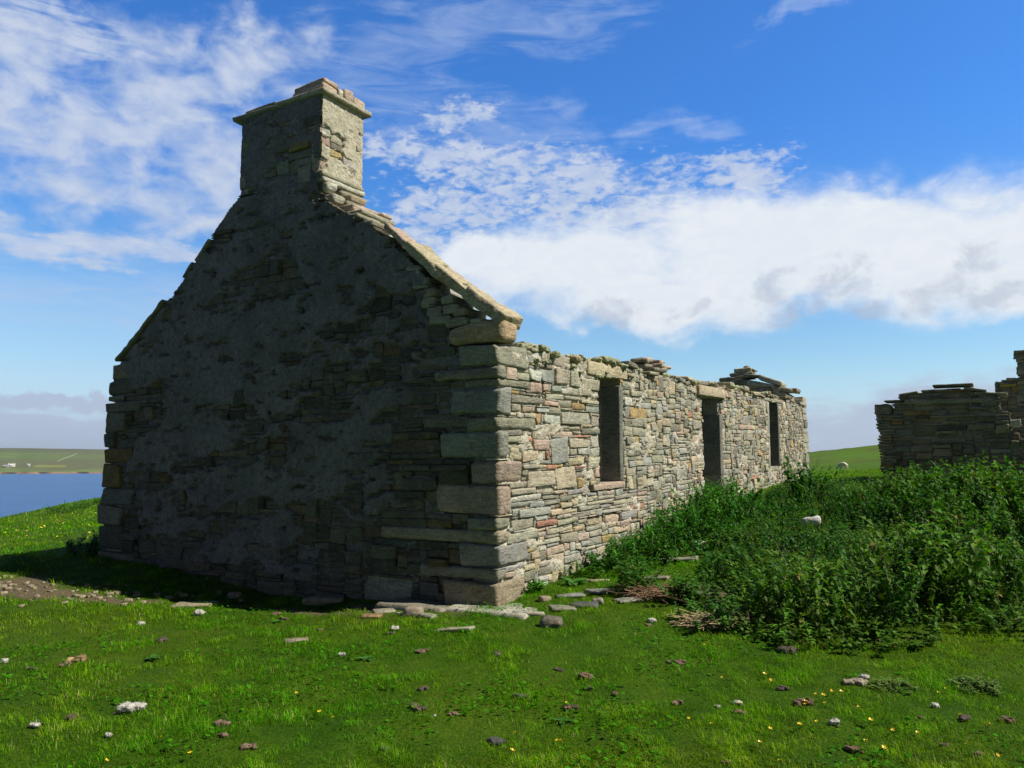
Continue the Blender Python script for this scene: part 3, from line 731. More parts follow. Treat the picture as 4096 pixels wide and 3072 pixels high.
for o_ in (W1, DR, W3):
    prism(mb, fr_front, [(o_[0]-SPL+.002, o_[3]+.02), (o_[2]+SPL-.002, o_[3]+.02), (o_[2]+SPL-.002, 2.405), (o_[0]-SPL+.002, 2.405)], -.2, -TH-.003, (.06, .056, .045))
# reveals: courses seen on the jamb faces inside the openings, their shade painted into the tint
for o_ in (W1, DR, W3):
    for side, xx in ((0, o_[0]), (1, o_[2])):
        def fr_rev(p, xx=xx, side=side):           # along = depth into the wall, outward = into the opening
            sgn = 1 if side == 0 else -1
            spl = np.where(-p[:, 0] < -.30, SPL, 0)
            return fr_front(np.c_[xx+sgn*(p[:, 1]-(p[:, 0] > .30)*SPL), -p[:, 0], p[:, 2]])
        rr2 = pack(.02, TH, o_[1]-.1, o_[3]+.02, [], [], seed=int(xx*100), wide=.8)
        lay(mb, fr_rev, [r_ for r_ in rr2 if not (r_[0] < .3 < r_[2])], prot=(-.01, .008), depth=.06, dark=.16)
# head of the wall: loose flags bedded along the top
t_ = .62
while t_ < LEN-.1:
    wd = .12+.38*rng.random(); hh_ = .03+.05*rng.random()
    zt = float(np.ravel(ftop(t_+wd/2))[0])
    for kk in range(1+int(rng.random() < .45) if not (.6 < t_ < 3.0 and rng.random() < .7) else 0):
        v, q = stone((wd/2*(1-.2*kk), (.20+.09*rng.random()), hh_/2), .012, (6, 5, 3), .35, .008)
        an = rng.normal(0, .09); v = np.c_[v[:, 0]*np.cos(an)-v[:, 1]*np.sin(an), v[:, 0]*np.sin(an)+v[:, 1]*np.cos(an), v[:, 2]+v[:, 0]*rng.normal(0, .06)]
        mb.add(fr_front(v+np.array([t_+wd/2, -.27+rng.normal(0, .04), zt+hh_*(.5+kk)-.005])), q[:, ::-1], col=pal(rpal())*.9)
    t_ += wd+.01
front = mb.build('front_wall', M_stone, cottage)
# mortar: recessed between the stones, flush and crusty in patches
mb = MB()
def mort_d(a, z):
    n = fbm(np.c_[a*2.6, z*4.2]+3, 4, .6); f = fbm(np.c_[a, z]*26, 4)
    return -.028+.040*sstep(n, .06, .26)+f*.034
def keepf(a, z):
    k = z < ftop(a)-.02
    for o_ in opn: k &= ~((a > o_[0]-.005) & (a < o_[2]+.005) & (z > o_[1]) & (z < o_[3]))
    for b_ in blocks: k &= ~((a > b_[0]+.02) & (a < b_[2]-.02) & (z > b_[1]+.01) & (z < b_[3]-.01))
    k &= a > .04
    return k
sheet(mb, fr_front, .03, 6, -.2, 2.5, .014, keepf, mort_d, (1, 1, 1))
sheet(mb, fr_front, 6, LEN+.05, .1, 2.5, .024, keepf, mort_d, (1, 1, 1))
mb.build('mortar', M_mortar, cottage)
# dressed pieces of the openings
def dressed(name, r_, d0, d1, colr, n=(14, 5, 4), mat=None, frame=fr_front, rough=.008, warp=.1, dark=1.0, rad=.014):
    m_ = MB(); v, q = stone(((r_[2]-r_[0])/2-.003, (d1-d0)/2, (r_[3]-r_[1])/2-.003), rad, n, warp, rough, fr=6)
    v = v+np.array([(r_[0]+r_[2])/2, (d0+d1)/2, (r_[1]+r_[3])/2]); m_.add(frame(v), q[:, ::-1] if flipd(frame) else q, col=pal(colr, .06)*dark)
    return m_.build(name, mat or M_sand, cottage)
dressed('lintel', lint[0], -.34, .022, 't'); dressed('lintel', lint[1], -.34, .05, 't'); dressed('lintel', lint[2], -.34, .012, 'g', mat=M_stone)
dressed('window_sill', (2.12, .945, 3.06, 1.03), -.3, .012, 'p', rough=.012, dark=.9)
dressed('jamb_stone', (2.905, 1.03, 3.02, 2.26), -.26, .008, 'b', n=(4, 5, 12), mat=M_flag, rough=.009, warp=.12, dark=.55)  # slab tints lowered, shade of the reveals painted in
dressed('jamb_stone', (7.21, .93, 7.34, 2.0), -.28, .012, 'b', n=(4, 5, 12), mat=M_flag, rough=.009, warp=.12, dark=.55)
dressed('jamb_stone', (11.50, .96, 11.62, 2.35), -.28, .010, 'b', n=(4, 5, 12), mat=M_flag, warp=.1, dark=.45)
dressed('jamb_stone', (10.60, .96, 10.735, 2.35), -.28, .010, 'l', n=(4, 5, 12), mat=M_flag, warp=.1)
dressed('door_step', (6.2, .34, 7.3, .45), -.5, .12, 'g', n=(10, 6, 3), mat=M_flag)

# ---- gable
G_OUT = [(.0, -.5), (.0, 2.50), (.58, 2.52), (.60, 2.75), (.62, 2.90), (.80, 3.05), (.80, 3.20), (1.10, 3.50), (1.43, 3.78), (1.80, 4.06), (2.10, 4.19), (2.30, 4.33),
         (2.44, 4.46), (2.45, 4.60), (3.79, 4.66), (4.02, 4.50), (4.36, 4.19), (4.46, 4.06), (4.72, 3.83), (4.84, 3.72), (5.23, 3.42), (6.12, 2.71), (6.30, 2.70), (6.34, 2.09), (6.40, .13), (6.42, -.5)]
G_IN = [(a+(.03 if a < 3 else -.035), b-.035 if b > 0 else b) for a, b in G_OUT]
inG = in_poly(G_OUT); inGh = in_poly([(a+(.01 if a < 3 else -.015), b-.01) for a, b in G_OUT])
mb = MB(); prism(mb, fr_gable, G_IN, -.05, -.68, COREC)
LQ = [(2.50, 2.71, .45, 't'), (2.29, 2.49, .60, 'd'), (2.19, 2.28, .35, 'g'), (2.05, 2.18, .75, 'g'), (1.78, 2.03, .42, 'g'), (1.56, 1.77, .28, 'd'), (1.34, 1.55, .62, 'o'), (1.03, 1.33, .40, 'o'),
      (.79, 1.02, .70, 'b'), (.53, .78, .48, 'g'), (.18, .52, .55, 'd'), (-.1, .17, .8, 'g')]
for z0, z1, lg, cc in LQ:
    m_ = MB(); v, q, cl = quoin(z0, z1, .5, lg, cc, dark=.5, rr_=.03)  # gable shade put into the tint of these corner blocks
    edge = np.interp((z0+z1)/2, [.13, 2.09, 2.7], [6.40, 6.345, 6.30])+rng.normal(.012, .014)
    v[:, 1] = edge-v[:, 1]; v[:, 0] += rng.normal(-.005, .006)
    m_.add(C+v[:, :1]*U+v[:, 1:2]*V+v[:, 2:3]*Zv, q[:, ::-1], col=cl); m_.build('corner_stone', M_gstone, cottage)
qg = [(0, a, l, b) for a, b, _, l, _ in QN]+[(6.42-l, a, 6.6, b) for a, b, l, _ in LQ]
kne = (.0, 2.52, .62, 2.74)
HOLE = in_poly([(.95, -.3), (1.0, .02), (1.12, .20), (1.38, .24), (1.62, .18), (1.75, -.02), (1.8, -.3)])   # the cavity where stones fell out at the foot
hidx = [(1.05, -.3, 1.70, .16)]
rectsG = pack(0, 6.44, -.3, 4.7, qg+[kne], hidx, inG, thin=1.1, wide=1.7, seed=11)
lay(mb, fr_gable, rectsG, prot=(-.004, .015), dark=.33, rough=.007, warp=.25)  # tint cut well below the front wall's: gable shade in the stone colour
# small stones perched under the sloping skews
for a, z, sx_, sz_ in ((.50, 2.76, .15, .045), (.46, 2.86, .10, .04), (.58, 2.90, .12, .05), (.62, 3.0, .10, .045), (.25, 2.75, .09, .025), (.70, 2.80, .16, .05), (.78, 2.90, .12, .05), (.86, 3.0, .14, .05), (.85, 3.10, .10, .05), (.95, 3.21, .14, .05), (1.06, 3.36, .12, .05), (1.25, 3.52, .12, .05), (1.48, 3.76, .1, .04), (1.72, 3.97, .12, .035), (1.93, 4.10, .1, .03)):
    v, q = stone((sx_*.8, .2, sz_), .02, (4, 4, 3), .3, .01); mb.add(fr_gable(v+np.array([a, -.18, z])), q, col=pal('g')*.8)
mb.build('gable_wall', M_gstone, cottage)
# harling still clinging to most of the gable
def bound(z):   # right limit of the harled area
    return np.interp(z, [-.2, .1, .2, .62, .9, 1.3, 1.7, 2.05, 2.2, 2.35, 2.55, 2.8, 3.05, 3.25, 3.6, 6], [1.75, 1.62, 1.55, 1.72, 1.32, 1.18, 1.30, 1.12, 1.02, .92, .72, .98, .92, .76, .2, 0])
def leftb(z):
    return np.interp(z, [-.2, .15, .6, 1.0, 1.1, 1.4, 1.9, 2.1, 2.3, 2.6, 2.75, 6], [5.2, 5.1, 5.5, 5.6, 5.95, 5.8, 5.55, 5.2, 5.75, 6.0, 6.3, 7])
def hd(a, z):
    P = np.c_[a, z]
    big = fbm(P*np.array([1.3, 3.6])+5, 4, .6)             # horizontal scars
    med = fbm(P*np.array([4.5, 13])+50, 4, .6); f = fbm(P*34, 4, .6)
    edge = np.minimum(a-bound(z)-fbm(P*5+8, 4)*.5, leftb(z)-a-fbm(P*5+28, 4)*.5)
    d = .030+f*.022+fbm(P*1.2+90, 3)*.02
    lose = .30*sstep(a, 3.0, 1.2)*sstep(z, 2.4, .4)+.12*sstep(z, 1.2, .3)
    sc = np.maximum(sstep(big+lose*.62, .105, .125), sstep(med+lose*.4, .145, .17))
    d = d-.058*sc
    d = np.where(edge < 0, d-.05*sstep(-edge, 0, .03), d)
    d = d-.07*sstep(.10-z+.05*np.sin(a*2)+fbm(P*3, 3)*.15, 0, .05)    # worn off above the footing
    return d
mb = MB()
sheet(mb, fr_gable, 0, 6.4, -.12, 4.62, .016, lambda a, z: inGh(a, z) & ~HOLE(a, z), hd, (1, 1, 1))
mb.build('harling', M_shaded_harl, cottage)
# deep foundation course showing along the gable foot
# ---- skew stones
def skewslab(a0, z0, a1, z1, th, d0, d1, colr, mat, name='skew_slab', n=(26, 12, 5), rough=.020):
    L_ = math.hypot(a1-a0, z1-z0); an = math.atan2(z1-z0, a1-a0)
    v, q = stone((L_/2, (d1-d0)/2, th/2), .018, n, .3, rough, fr=5)
    x = v[:, 0]*math.cos(an)-v[:, 2]*math.sin(an); z = v[:, 0]*math.sin(an)+v[:, 2]*math.cos(an)
    m_ = MB(); m_.add(fr_gable(np.c_[x+(a0+a1)/2, v[:, 1]+(d0+d1)/2, z+(z0+z1)/2]), q, col=pal(colr, .06)*.95)
    return m_.build(name, mat, cottage)
skewslab(-.05, 2.73, .40, 3.05, .135, -.38, .02, 't', M_sand); sk1 = skewslab(.37, 3.02, .80, 3.335, .125, -.37, .015, 't', M_sand)
sk2 = skewslab(.68, 3.245, 1.16, 3.66, .10, -.37, .03, 't', M_sand)
sk3 = skewslab(1.10, 3.60, 1.46, 3.92, .075, -.26, .02, 'p', M_sand)
skewslab(6.20, 2.75, 5.66, 3.14, .045, -.6, .05, 'd', M_gstone); skewslab(5.68, 3.15, 5.20, 3.49, .045, -.6, .05, 'd', M_gstone)
skewslab(4.62, 3.94, 4.36, 4.19, .05, -.5, .02, 'g', M_gstone, n=(6, 6, 3)); skewslab(4.85, 3.76, 4.66, 3.92, .04, -.4, .03, 'd', M_gstone, n=(6, 6, 3))
# kneeler: brown block on the gable face and the pale putt on the front
m_ = MB(); v, q = stone((.325, .165, .11), .05, (12, 8, 5), .10, .013, fr=5); v[:, 2] += np.where(v[:, 2] > 0, -.05*sstep(v[:, 0], -.1, .3), 0)
m_.add(fr_gable(v+np.array([.27, -.14, 2.638])), q, col=np.array((.42, .31, .19))); m_.build('kneeler_stone', M_sand, cottage)

# ---- chimney
CH = (2.45, 3.805); CT = .70; CB = 4.60; CTOP = 5.66
chim = None
mb = MB()
prism(mb, fr_gable, [(CH[0]+.03, CB-.02), (CH[1]-.03, CB-.02), (CH[1]-.03, CTOP), (CH[0]+.03, CTOP)], -.03, -CT+.03, COREC)
r1 = pack(CH[0], CH[1], 4.62, 5.66, [], [], seed=21, thin=1.2, wide=1.5)
lay(mb, fr_gable, r1, prot=(.0, .012), dark=.62)  # shaded face darkened in tint; the sunny side keeps full colour
def fr_chs(p): return C+p[:, :1]*U+(CH[0]-p[:, 1:2])*V+p[:, 2:3]*Zv          # side of the stack that faces the sun
side = [(0, 4.70, .16, 4.84, 'p'), (.58, 4.70, .70, 4.82, 'p'), (.36, 5.42, .70, 5.60, 'p'), (.01, 5.30, .40, 5.40, 'g'), (.42, 5.24, .55, 5.33, 'g'), (.0, 5.50, .2, 5.58, 'g')]
r2 = pack(0, CT, 4.66, 5.66, side, [], seed=23, thin=1.2, wide=1.4)
lay(mb, fr_chs, side+r2, prot=(-.002, .010))
def fr_chl(p): return C+(CT-p[:, :1])*U+(CH[1]+p[:, 1:2])*V+p[:, 2:3]*Zv
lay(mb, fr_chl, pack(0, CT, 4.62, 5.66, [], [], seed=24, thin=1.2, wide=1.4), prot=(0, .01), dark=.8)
def fr_chb(p): return C+(CT+p[:, 1:2])*U+(CH[1]-p[:, :1])*V+p[:, 2:3]*Zv
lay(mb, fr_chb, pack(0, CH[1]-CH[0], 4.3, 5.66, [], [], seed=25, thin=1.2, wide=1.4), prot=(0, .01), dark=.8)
chim = mb.build('chimney', M_gstone, cottage)
mb = MB()
def hch(a, z): 
    P = np.c_[a, z]; return .018+fbm(P*34, 4, .6)*.02-.05*sstep(fbm(P*np.array([2.2, 6])+33, 4, .6), .04, .06)
sheet(mb, fr_gable, CH[0]+.0, CH[1]-.0, 4.58, 5.655, .016, lambda a, z: a > 0, hch, (.95, .95, .95))
hm1 = mb.build('harling', M_shaded_harl, chim)
mb = MB()
def hch2(a, z): 
    P = np.c_[a, z]; return .016+fbm(P*30+9, 4, .6)*.026-.05*sstep(fbm(P*np.array([3, 5])+3, 4, .6), .10, .14)
sheet(mb, fr_chs, .0, CT, 4.70, 5.655, .014, lambda a, z: a > 0, hch2, (.92, .92, .88))
mb.build('harling', M_mortar, chim)  # same harl as the gable face, paler tone painted for the sunlit side
def chpart(name, a0, a1, t0, t1, z0, z1, colr, mat, n=(8, 6, 3), tilt=0, warp=.15, rough=.010, dark=1.0, rad=.02):
    """block on the stack: a = across the gable (w), t = depth, z"""
    v, q = stone(((a1-a0)/2, (t1-t0)/2, (z1-z0)/2), rad, n, warp, rough, fr=7)
    v[:, 2] += v[:, 0]*tilt
    m_ = MB(); m_.add(fr_gable(np.c_[v[:, 0]+(a0+a1)/2, v[:, 1]-(t0+t1)/2, v[:, 2]+(z0+z1)/2]), q, col=pal(colr, .05)*dark)
    return m_.build(name, mat, chim)
chpart('cap_slab', 2.38, 3.20, -.06, .80, 5.655, 5.715, 'g', M_gstone, (12, 10, 3), 0, .25)
chpart('cap_slab', 3.17, 3.97, -.05, .78, 5.650, 5.705, 'd', M_gstone, (12, 10, 3), 0, .3)
chpart('cap_slab', 3.20, 3.74, -.03, .72, 5.703, 5.745, 'd', M_gstone, (10, 8, 3), -.03, .35)
chpart('coping_stone', 2.44, 2.95, .0, .24, 5.715, 5.80, 'p', M_sand, (9, 6, 4), -.06, .2)
chpart('coping_stone', 2.43, 2.94, .01, .26, 5.80, 5.865, 'p', M_sand, (9, 6, 4), -.07, .25)
chpart('coping_stone', 2.43, 2.80, .26, .34, 5.715, 5.84, 'w', M_stone, (6, 4, 4), 0, .2)
chpart('coping_stone', 2.42, 2.85, .345, .50, 5.715, 5.865, 'p', M_sand, (7, 5, 5), -.03, .2)
chpart('coping_stone', 2.43, 2.90, .51, .73, 5.715, 5.84, 'p', M_sand, (7, 5, 5), -.03, .2)
chpart('coping_stone', 3.64, 3.83, .04, .3, 5.705, 5.765, 't', M_sand, (5, 5, 3), 0, .4, rad=.03)
# ledge under the stack and the loose masonry beneath it
chpart('ledge_slab', 2.40, 2.80, .02, .74, 4.605, 4.675, 'l', M_stone, (8, 10, 3), .0, .4, rough=.014)
chpart('ledge_slab', 2.41, 2.80, .0, .72, 4.676, 4.735, 'g', M_stone, (8, 10, 3), .0, .35)
for a0, a1, t0, t1, z0, z1, cc in ((2.36, 2.52, .03, .20, 4.50, 4.60, 'w'), (2.28, 2.46, .06, .24, 4.345, 4.45, 'l'), (2.24, 2.5, .30, .58, 4.42, 4.52, 't'), (2.22, 2.5, .22, .55, 4.31, 4.41, 'd'),
        (2.0, 2.4, .10, .60, 4.20, 4.30, 'p'), (1.93, 2.1, .52, .70, 4.235, 4.285, 'p'), (1.85, 2.2, .05, .65, 4.13, 4.19, 'g'), (2.56, 3.2, .1, .68, 4.3, 4.62, 'd'), (2.4, 2.6, .30, .66, 4.53, 4.60, 'd')):
    v, q = stone(((a1-a0)/2, (t1-t0)/2, (z1-z0)/2), .025, (5, 5, 4), .3, .012); m_ = MB()
    m_.add(fr_gable(v+np.array([(a0+a1)/2, -(t0+t1)/2, (z0+z1)/2])), q, col=pal(cc)); m_.build('shoulder_stone', M_stone, chim)

# ---- rear wall, far gable and unseen cross walls added to darken the inside
WD = 6.4
def fr_rear(p): return C+p[:, :1]*U+(WD+p[:, 1:2])*V+(p[:, 2:3]+SL*np.maximum(p[:, :1], 0))*Zv
mb = MB(); prism(mb, fr_rear, [(.3, -.6), (LEN, -.6), (LEN, 2.3), (.3, 2.45)], -.1, -.62, COREC)
def fr_rin(p): return C+p[:, :1]*U+(WD-.62-p[:, 1:2])*V+(p[:, 2:3]+SL*np.maximum(p[:, :1], 0))*Zv
lay(mb, fr_rin, pack(.6, LEN-.2, .0, 2.3, [], [], seed=31, wide=1.5, thin=1.4), prot=(.0, .012), n=(3, 3, 3))
mb.build('rear_wall', M_stone, cottage)
LG = LEN-.58
def fr_far(p): return C+(LG-p[:, 1:2])*U+p[:, :1]*V+(p[:, 2:3]+SL*14)*Zv        # faces the inside
FG = [(.10, -.5), (.10, 2.38), (.2, 2.62), (.45, 2.80), (.8, 2.98), (1.1, 3.06), (1.5, 3.12), (1.75, 3.08), (2.1, 2.95), (2.7, 3.0), (3.3, 2.7), (4.2, 2.6), (5.2, 2.5), (6.4, 2.3), (6.4, -.5)]
mb = MB(); prism(mb, fr_far, FG, -.03, -.60, COREC)
lay(mb, fr_far, pack(.02, 6.3, .8, 3.2, [], [], in_poly(FG), seed=33, wide=1.3, thin=1.3), prot=(.0, .015), n=(4, 3, 3))
def fr_faro(p): return C+(LG+.60+p[:, 1:2])*U+p[:, :1]*V+(p[:, 2:3]+SL*14)*Zv
lay(mb, fr_faro, pack(.02, 6.3, .3, 3.2, [], [], in_poly(FG), seed=34, wide=1.3, thin=1.3), prot=(.0, .015), n=(4, 3, 3))
mb.build('far_gable_wall', M_stone, cottage)
mb = MB()
for tt in (4.6, 8.6):
    def fr_x(p, tt=tt): return C+(tt-p[:, 1:2])*U+(p[:, :1])*V+(p[:, 2:3]+SL*tt)*Zv
    prism(mb, fr_x, [(.66, -.5), (5.8, -.5), (5.8, 2.2), (.66, 2.3)], -.02, -.5, COREC)
    lay(mb, fr_x, pack(.68, 5.8, .0, 2.2, [], [], seed=35, wide=1.5, thin=1.4), prot=(.0, .012), n=(3, 3, 3))
mb.build('added_cross_wall', M_stone, cottage)  # added inside, out of view, to make the openings darker
# the orange kneeler at the far corner
dressed('kneeler_stone', (14.12, 2.40, 14.55, 2.62), -.45, .03, 't', n=(6, 6, 4), rough=.012)

# ---- cushions of lichen along the wall head and on the skews
def tuft_cloud(mb, centers, rad, n_per, size, cols):
    for c0, r0 in zip(centers, rad):
        cc = np.array(cols[rng.integers(len(cols))])*(.75+.5*rng.random())
        v, q = stone((r0*.85, r0*.8, r0*.42), r0*.35, (8, 8, 6), .5, r0*.22, fr=2.2/r0)
        a = rng.random()*3; v = np.c_[v[:, 0]*math.cos(a)-v[:, 1]*math.sin(a), v[:, 0]*math.sin(a)+v[:, 1]*math.cos(a), v[:, 2]]
        mb.add(v+c0, q, col=cc*.85)
        for _ in range(int(n_per*r0*r0*1500)+12):      # ruffled lobes covering the cushion
            d = rng.normal(size=3); d[2] = abs(d[2])*.9; d /= np.linalg.norm(d); p = c0+d*np.array([r0*.88, r0*.83, r0*.46])
            s_ = size*(.6+.8*rng.random()); R, _x = np.linalg.qr(rng.normal(size=(3, 3)))
            o_ = np.array([(1, 0, 0), (-1, 0, 0), (0, 1, 0), (0, -1, 0), (0, 0, 1), (0, 0, -1)], float)@R*s_*(.7+.6*rng.random((6, 1)))
            mb.add(o_+p, tris=[[0, 2, 4], [2, 1, 4], [1, 3, 4], [3, 0, 4], [2, 0, 5], [1, 2, 5], [3, 1, 5], [0, 3, 5]], col=cc*(.7+.6*rng.random()))
GR = [(.44, .46, .29), (.52, .53, .38), (.36, .38, .23), (.46, .48, .31), (.38, .32, .20)]
cs = []; rs_ = []
for a, b, dens in ((.6, 3.4, 30), (3.4, 4.6, 4), (4.6, 7.6, 6), (7.6, 12.8, 5), (12.8, 14.3, 2)):
    for _ in range(int((b-a)*dens)):
        t = a+(b-a)*rng.random(); cs.append(fr_front(np.array([[t, +.02-.26*rng.random()**1.3, float(np.ravel(ftop(t))[0])+.02+.045*rng.random()]]))[0]); rs_.append(.04+.055*rng.random())
for _ in range(14):
    t = rng.choice([.75, .95, 1.6, 1.9, 2.4, 3.25, 7.7])+rng.normal(0, .09); cs.append(fr_front(np.array([[t, .012, 2.40-.1*rng.random()**2]]))[0]); rs_.append(.04)
mb = MB(); tuft_cloud(mb, cs, rs_, 1.6, .010, GR)
tag(mb.build('lichen', M_moss, cottage, smooth=False), kind='stuff')
cs = []; rs_ = []
for _ in range(46):
    s_ = rng.beta(2, 1.6); a = .1+1.15*s_; z = 2.84+(3.70-2.84)*(s_*1.0)+.035
    cs.append(fr_gable(np.array([[a, -.06-.28*rng.random(), z]]))[0]); rs_.append(.015+.022*rng.random())
mb = MB(); tuft_cloud(mb, cs, rs_, 1.6, .007, GR); tag(mb.build('lichen', M_moss, sk1, smooth=False), kind='stuff')

# ---- loose slabs on top of the ruin
def rock(name, pos, h, colr, mat, label, cat='stone', rot=None, warp=.3, rad=.03, rough=.014, group=None, n=(7, 6, 4), tint=None, fr=7.0, seed=None):
    v, q = stone(h, rad, n, warp, rough, fr=fr, seed=seed)
    m_ = MB(); m_.add(v, q, col=pal(colr, .06) if tint is None else tint)
    o = m_.build(name, mat); o.location = tuple(pos)
    if rot is not None: o.rotation_euler = rot
    tag(o, label, cat, group); return o
AZU = math.atan2(U[1], U[0])
def on_front(t, d, z): return fr_front(np.array([[t, d, z]]))[0]
GRP = 'loose slabs lying on the wall head'
for t, d, z, h, cc, lab, rz in ((4.05, -.2, 2.60, (.20, .16, .028), 'd', 'dark flat slab on the wall head between the window and the door, lowest of its heap', .1),
        (4.0, -.15, 2.665, (.16, .12, .028), 'd', 'dark thin slab lying second from the bottom in the heap left on the wall head', .3),
        (4.18, -.2, 2.70, (.12, .12, .03), 'p', 'brown stone capping the left heap on the wall head between window and door', -.2),
        (4.55, -.2, 2.58, (.26, .16, .035), 'd', 'broad dark flag under the small stack of stones on the wall head', .0),
        (4.62, -.15, 2.645, (.15, .12, .03), 'p', 'pinkish flat stone at the bottom left of the small stack on the wall head', .2),
        (4.88, -.15, 2.64, (.11, .1, .026), 'p', 'pinkish stone jutting right from the small stack on the wall head', -.1),
        (4.62, -.15, 2.705, (.12, .1, .026), 'p', 'flat pinkish stone on top of the small stack on the wall head', .1),
        (5.75, -.15, 2.53, (.2, .14, .03), 't', 'pale flat stone lying alone on the wall head left of the door lintel', .15),
        (7.05, -.22, 2.52, (.26, .12, .04), 't', 'tan block resting above the door lintel', -.05)):
    rock('loose_slab', on_front(t, d, z), h, cc, M_stone, lab, 'stone slab', (0, rng.normal(-.03, .03), AZU+rz), group=GRP)
def on_far(wv_, z, d=.28): return C+(LG+d)*U+wv_*V+np.array([0, 0, z])
GRP2 = 'loose slabs piled on the far gable'
for wv_, z, h, cc, lab, ry in ((1.72, 3.57, (.30, .26, .045), 'd', 'broad dark slab at the left foot of the rubble pile on the far gable', 0),
        (1.45, 3.60, (.26, .26, .05), 'd', 'thick dark slab in the base of the rubble pile on the far gable', .05),
        (1.62, 3.67, (.14, .2, .045), 'g', 'squarish grey stone on the left shoulder of the rubble pile on the far gable', 0),
        (1.15, 3.62, (.22, .26, .03), 'd', 'thin dark slab poking out right at mid height of the pile on the far gable', -.1),
        (1.40, 3.69, (.24, .22, .035), 'g', 'long grey slab directly under the rounded top stone of the pile on the far gable', .03),
        (1.42, 3.785, (.22, .2, .062), 't', 'big rounded tan stone near the top of the pile on the far gable', .0),
        (1.24, 3.82, (.13, .15, .028), 'd', 'small tilted dark slab leaning against the rounded top stone of the pile', -.45),
        (1.37, 3.875, (.06, .1, .035), 'd', 'small pointed stone crowning the pile on the far gable', .2),
        (.72, 3.46, (.30, .28, .06), 'l', 'thick pale slab sliding down the slope right of the pile on the far gable', -.35),
        (.95, 3.38, (.34, .30, .06), 'l', 'wide pale slab under the sliding slab right of the pile on the far gable', -.22),
        (.50, 3.26, (.30, .28, .05), 'g', 'grey slab low on the slope of the far gable above the far window', -.20),
        (.22, 3.20, (.13, .22, .055), 'd', 'dark block at the lower end of the far gable slope above the orange corner stone', -.1),
        (1.95, 3.50, (.2, .24, .04), 'g', 'low grey slab left of the pile on the far gable', .25)):
    rock('loose_slab', on_far(wv_, z), h, cc, M_stone, lab, 'stone slab', (0, -ry, math.atan2(-V[1], -V[0])), group=GRP2, warp=.35)

# ---------------------------------------------------------------- the second ruin on the right
B0 = np.array([7.80, 17.0, 0.0]); BZ = float(gz(B0[0], B0[1])[0])
def fr_byre(p): return B0-p[:, :1]*V-p[:, 1:2]*U+p[:, 2:3]*Zv      # (along to the right, outward to the viewer, z)
byre = empty('ruined_byre', (B0[0], B0[1], BZ)); WLOC[byre.name] = np.array([B0[0], B0[1], BZ]); tag(byre, 'low roofless drystone outbuilding in shadow behind the nettles, its end wall topped with flat slabs', 'ruined outbuilding')
def b2(x, y):      # picture (1024) -> byre wall plane
    d = ray(x, y); o = np.array([0, 0, CZ]); k = np.dot(B0-o, U)/np.dot(d, U); p = o+k*d
    return float(-np.dot(p-B0, V)), float(p[2])
def c7(x, y): return b2((3450+x*.3617)/4, (1350+y*.3617)/4)
BO = [c7(250, 1700)]+[c7(*p) for p in ((262, 1450), (245, 1330), (232, 1180), (215, 1100), (208, 1000), (203, 900), (200, 850), (318, 850), (350, 770), (300, 722), (430, 700), (400, 655), (480, 625), (600, 612), (650, 600), (760, 572), (1000, 565), (1130, 562), (1300, 605), (1500, 628), (1535, 700), (1530, 790), (1640, 830), (1640, 910), (1700, 980), (1660, 1010), (1780, 1080), (1900, 1130), (1960, 1700))]
BO = [(a, b if k not in (0, len(BO)-1) else .3) for k, (a, b) in enumerate(BO)]
mb = MB(); bin_ = [(a*.97+.03, b-.03) for a, b in BO]
prism(mb, fr_byre, bin_, -.05, -.6, COREC)
a1_ = max(p[0] for p in BO)+.05; z1_ = max(p[1] for p in BO)+.05
rb = pack(-.05, a1_, .7, z1_, [], [], in_poly(BO), cell=.02, wide=1.35, thin=1.0, seed=41)
lay(mb, fr_byre, rb, prot=(.0, .028), dark=.62, gap=.014, warp=.3, r=.02, depth=.2, n=(5, 3, 4))
# ragged stones toothing out on both edges
for zz in np.arange(.95, 2.5, .062):
    e0 = np.interp(zz, [b2(886, 475)[1], b2(875, 410)[1]], [.06, -.02]); v, q = stone((.13+.03*rng.random(), .25, .026), .015, (5, 4, 3), .3, .008)
    mb.add(fr_byre(v+np.array([e0+.10+rng.normal(0, .018), -.22, zz])), q, col=pal(rpal())*.6)
byw = mb.build('end_wall', M_gstone, byre)
def fr_bside(p, off): return B0-(off+p[:, 1:2])*V+p[:, :1]*U+p[:, 2:3]*Zv
mb = MB()
edge_hi = c7(1530, 800)[0]
def fr_side(p): return fr_bside(p, edge_hi-.05)
prism(mb, fr_side, [(.5, .3), (5.5, .3), (5.5, 2.2), (.5, 2.25)], .0, -.5, COREC)
lay(mb, fr_side, pack(.45, 5.5, .7, 2.2, [], [], seed=43, wide=1.3), prot=(.02, .02), gap=.012, n=(4, 3, 3))
mb.build('side_wall', M_stone, byre)
mb = MB()
def fr_side2(p): return B0-(.0-p[:, 1:2])*V+p[:, :1]*U+p[:, 2:3]*Zv
prism(mb, fr_side2, [(.5, .3), (5.5, .3), (5.5, 2.1), (.5, 2.3)], -.02, -.5, COREC)
lay(mb, fr_side2, pack(.5, 5.5, .7, 2.2, [], [], seed=44, wide=1.3), prot=(.0, .02), gap=.012, n=(4, 3, 3))
mb.build('side_wall', M_stone, byre)
mb = MB(); 
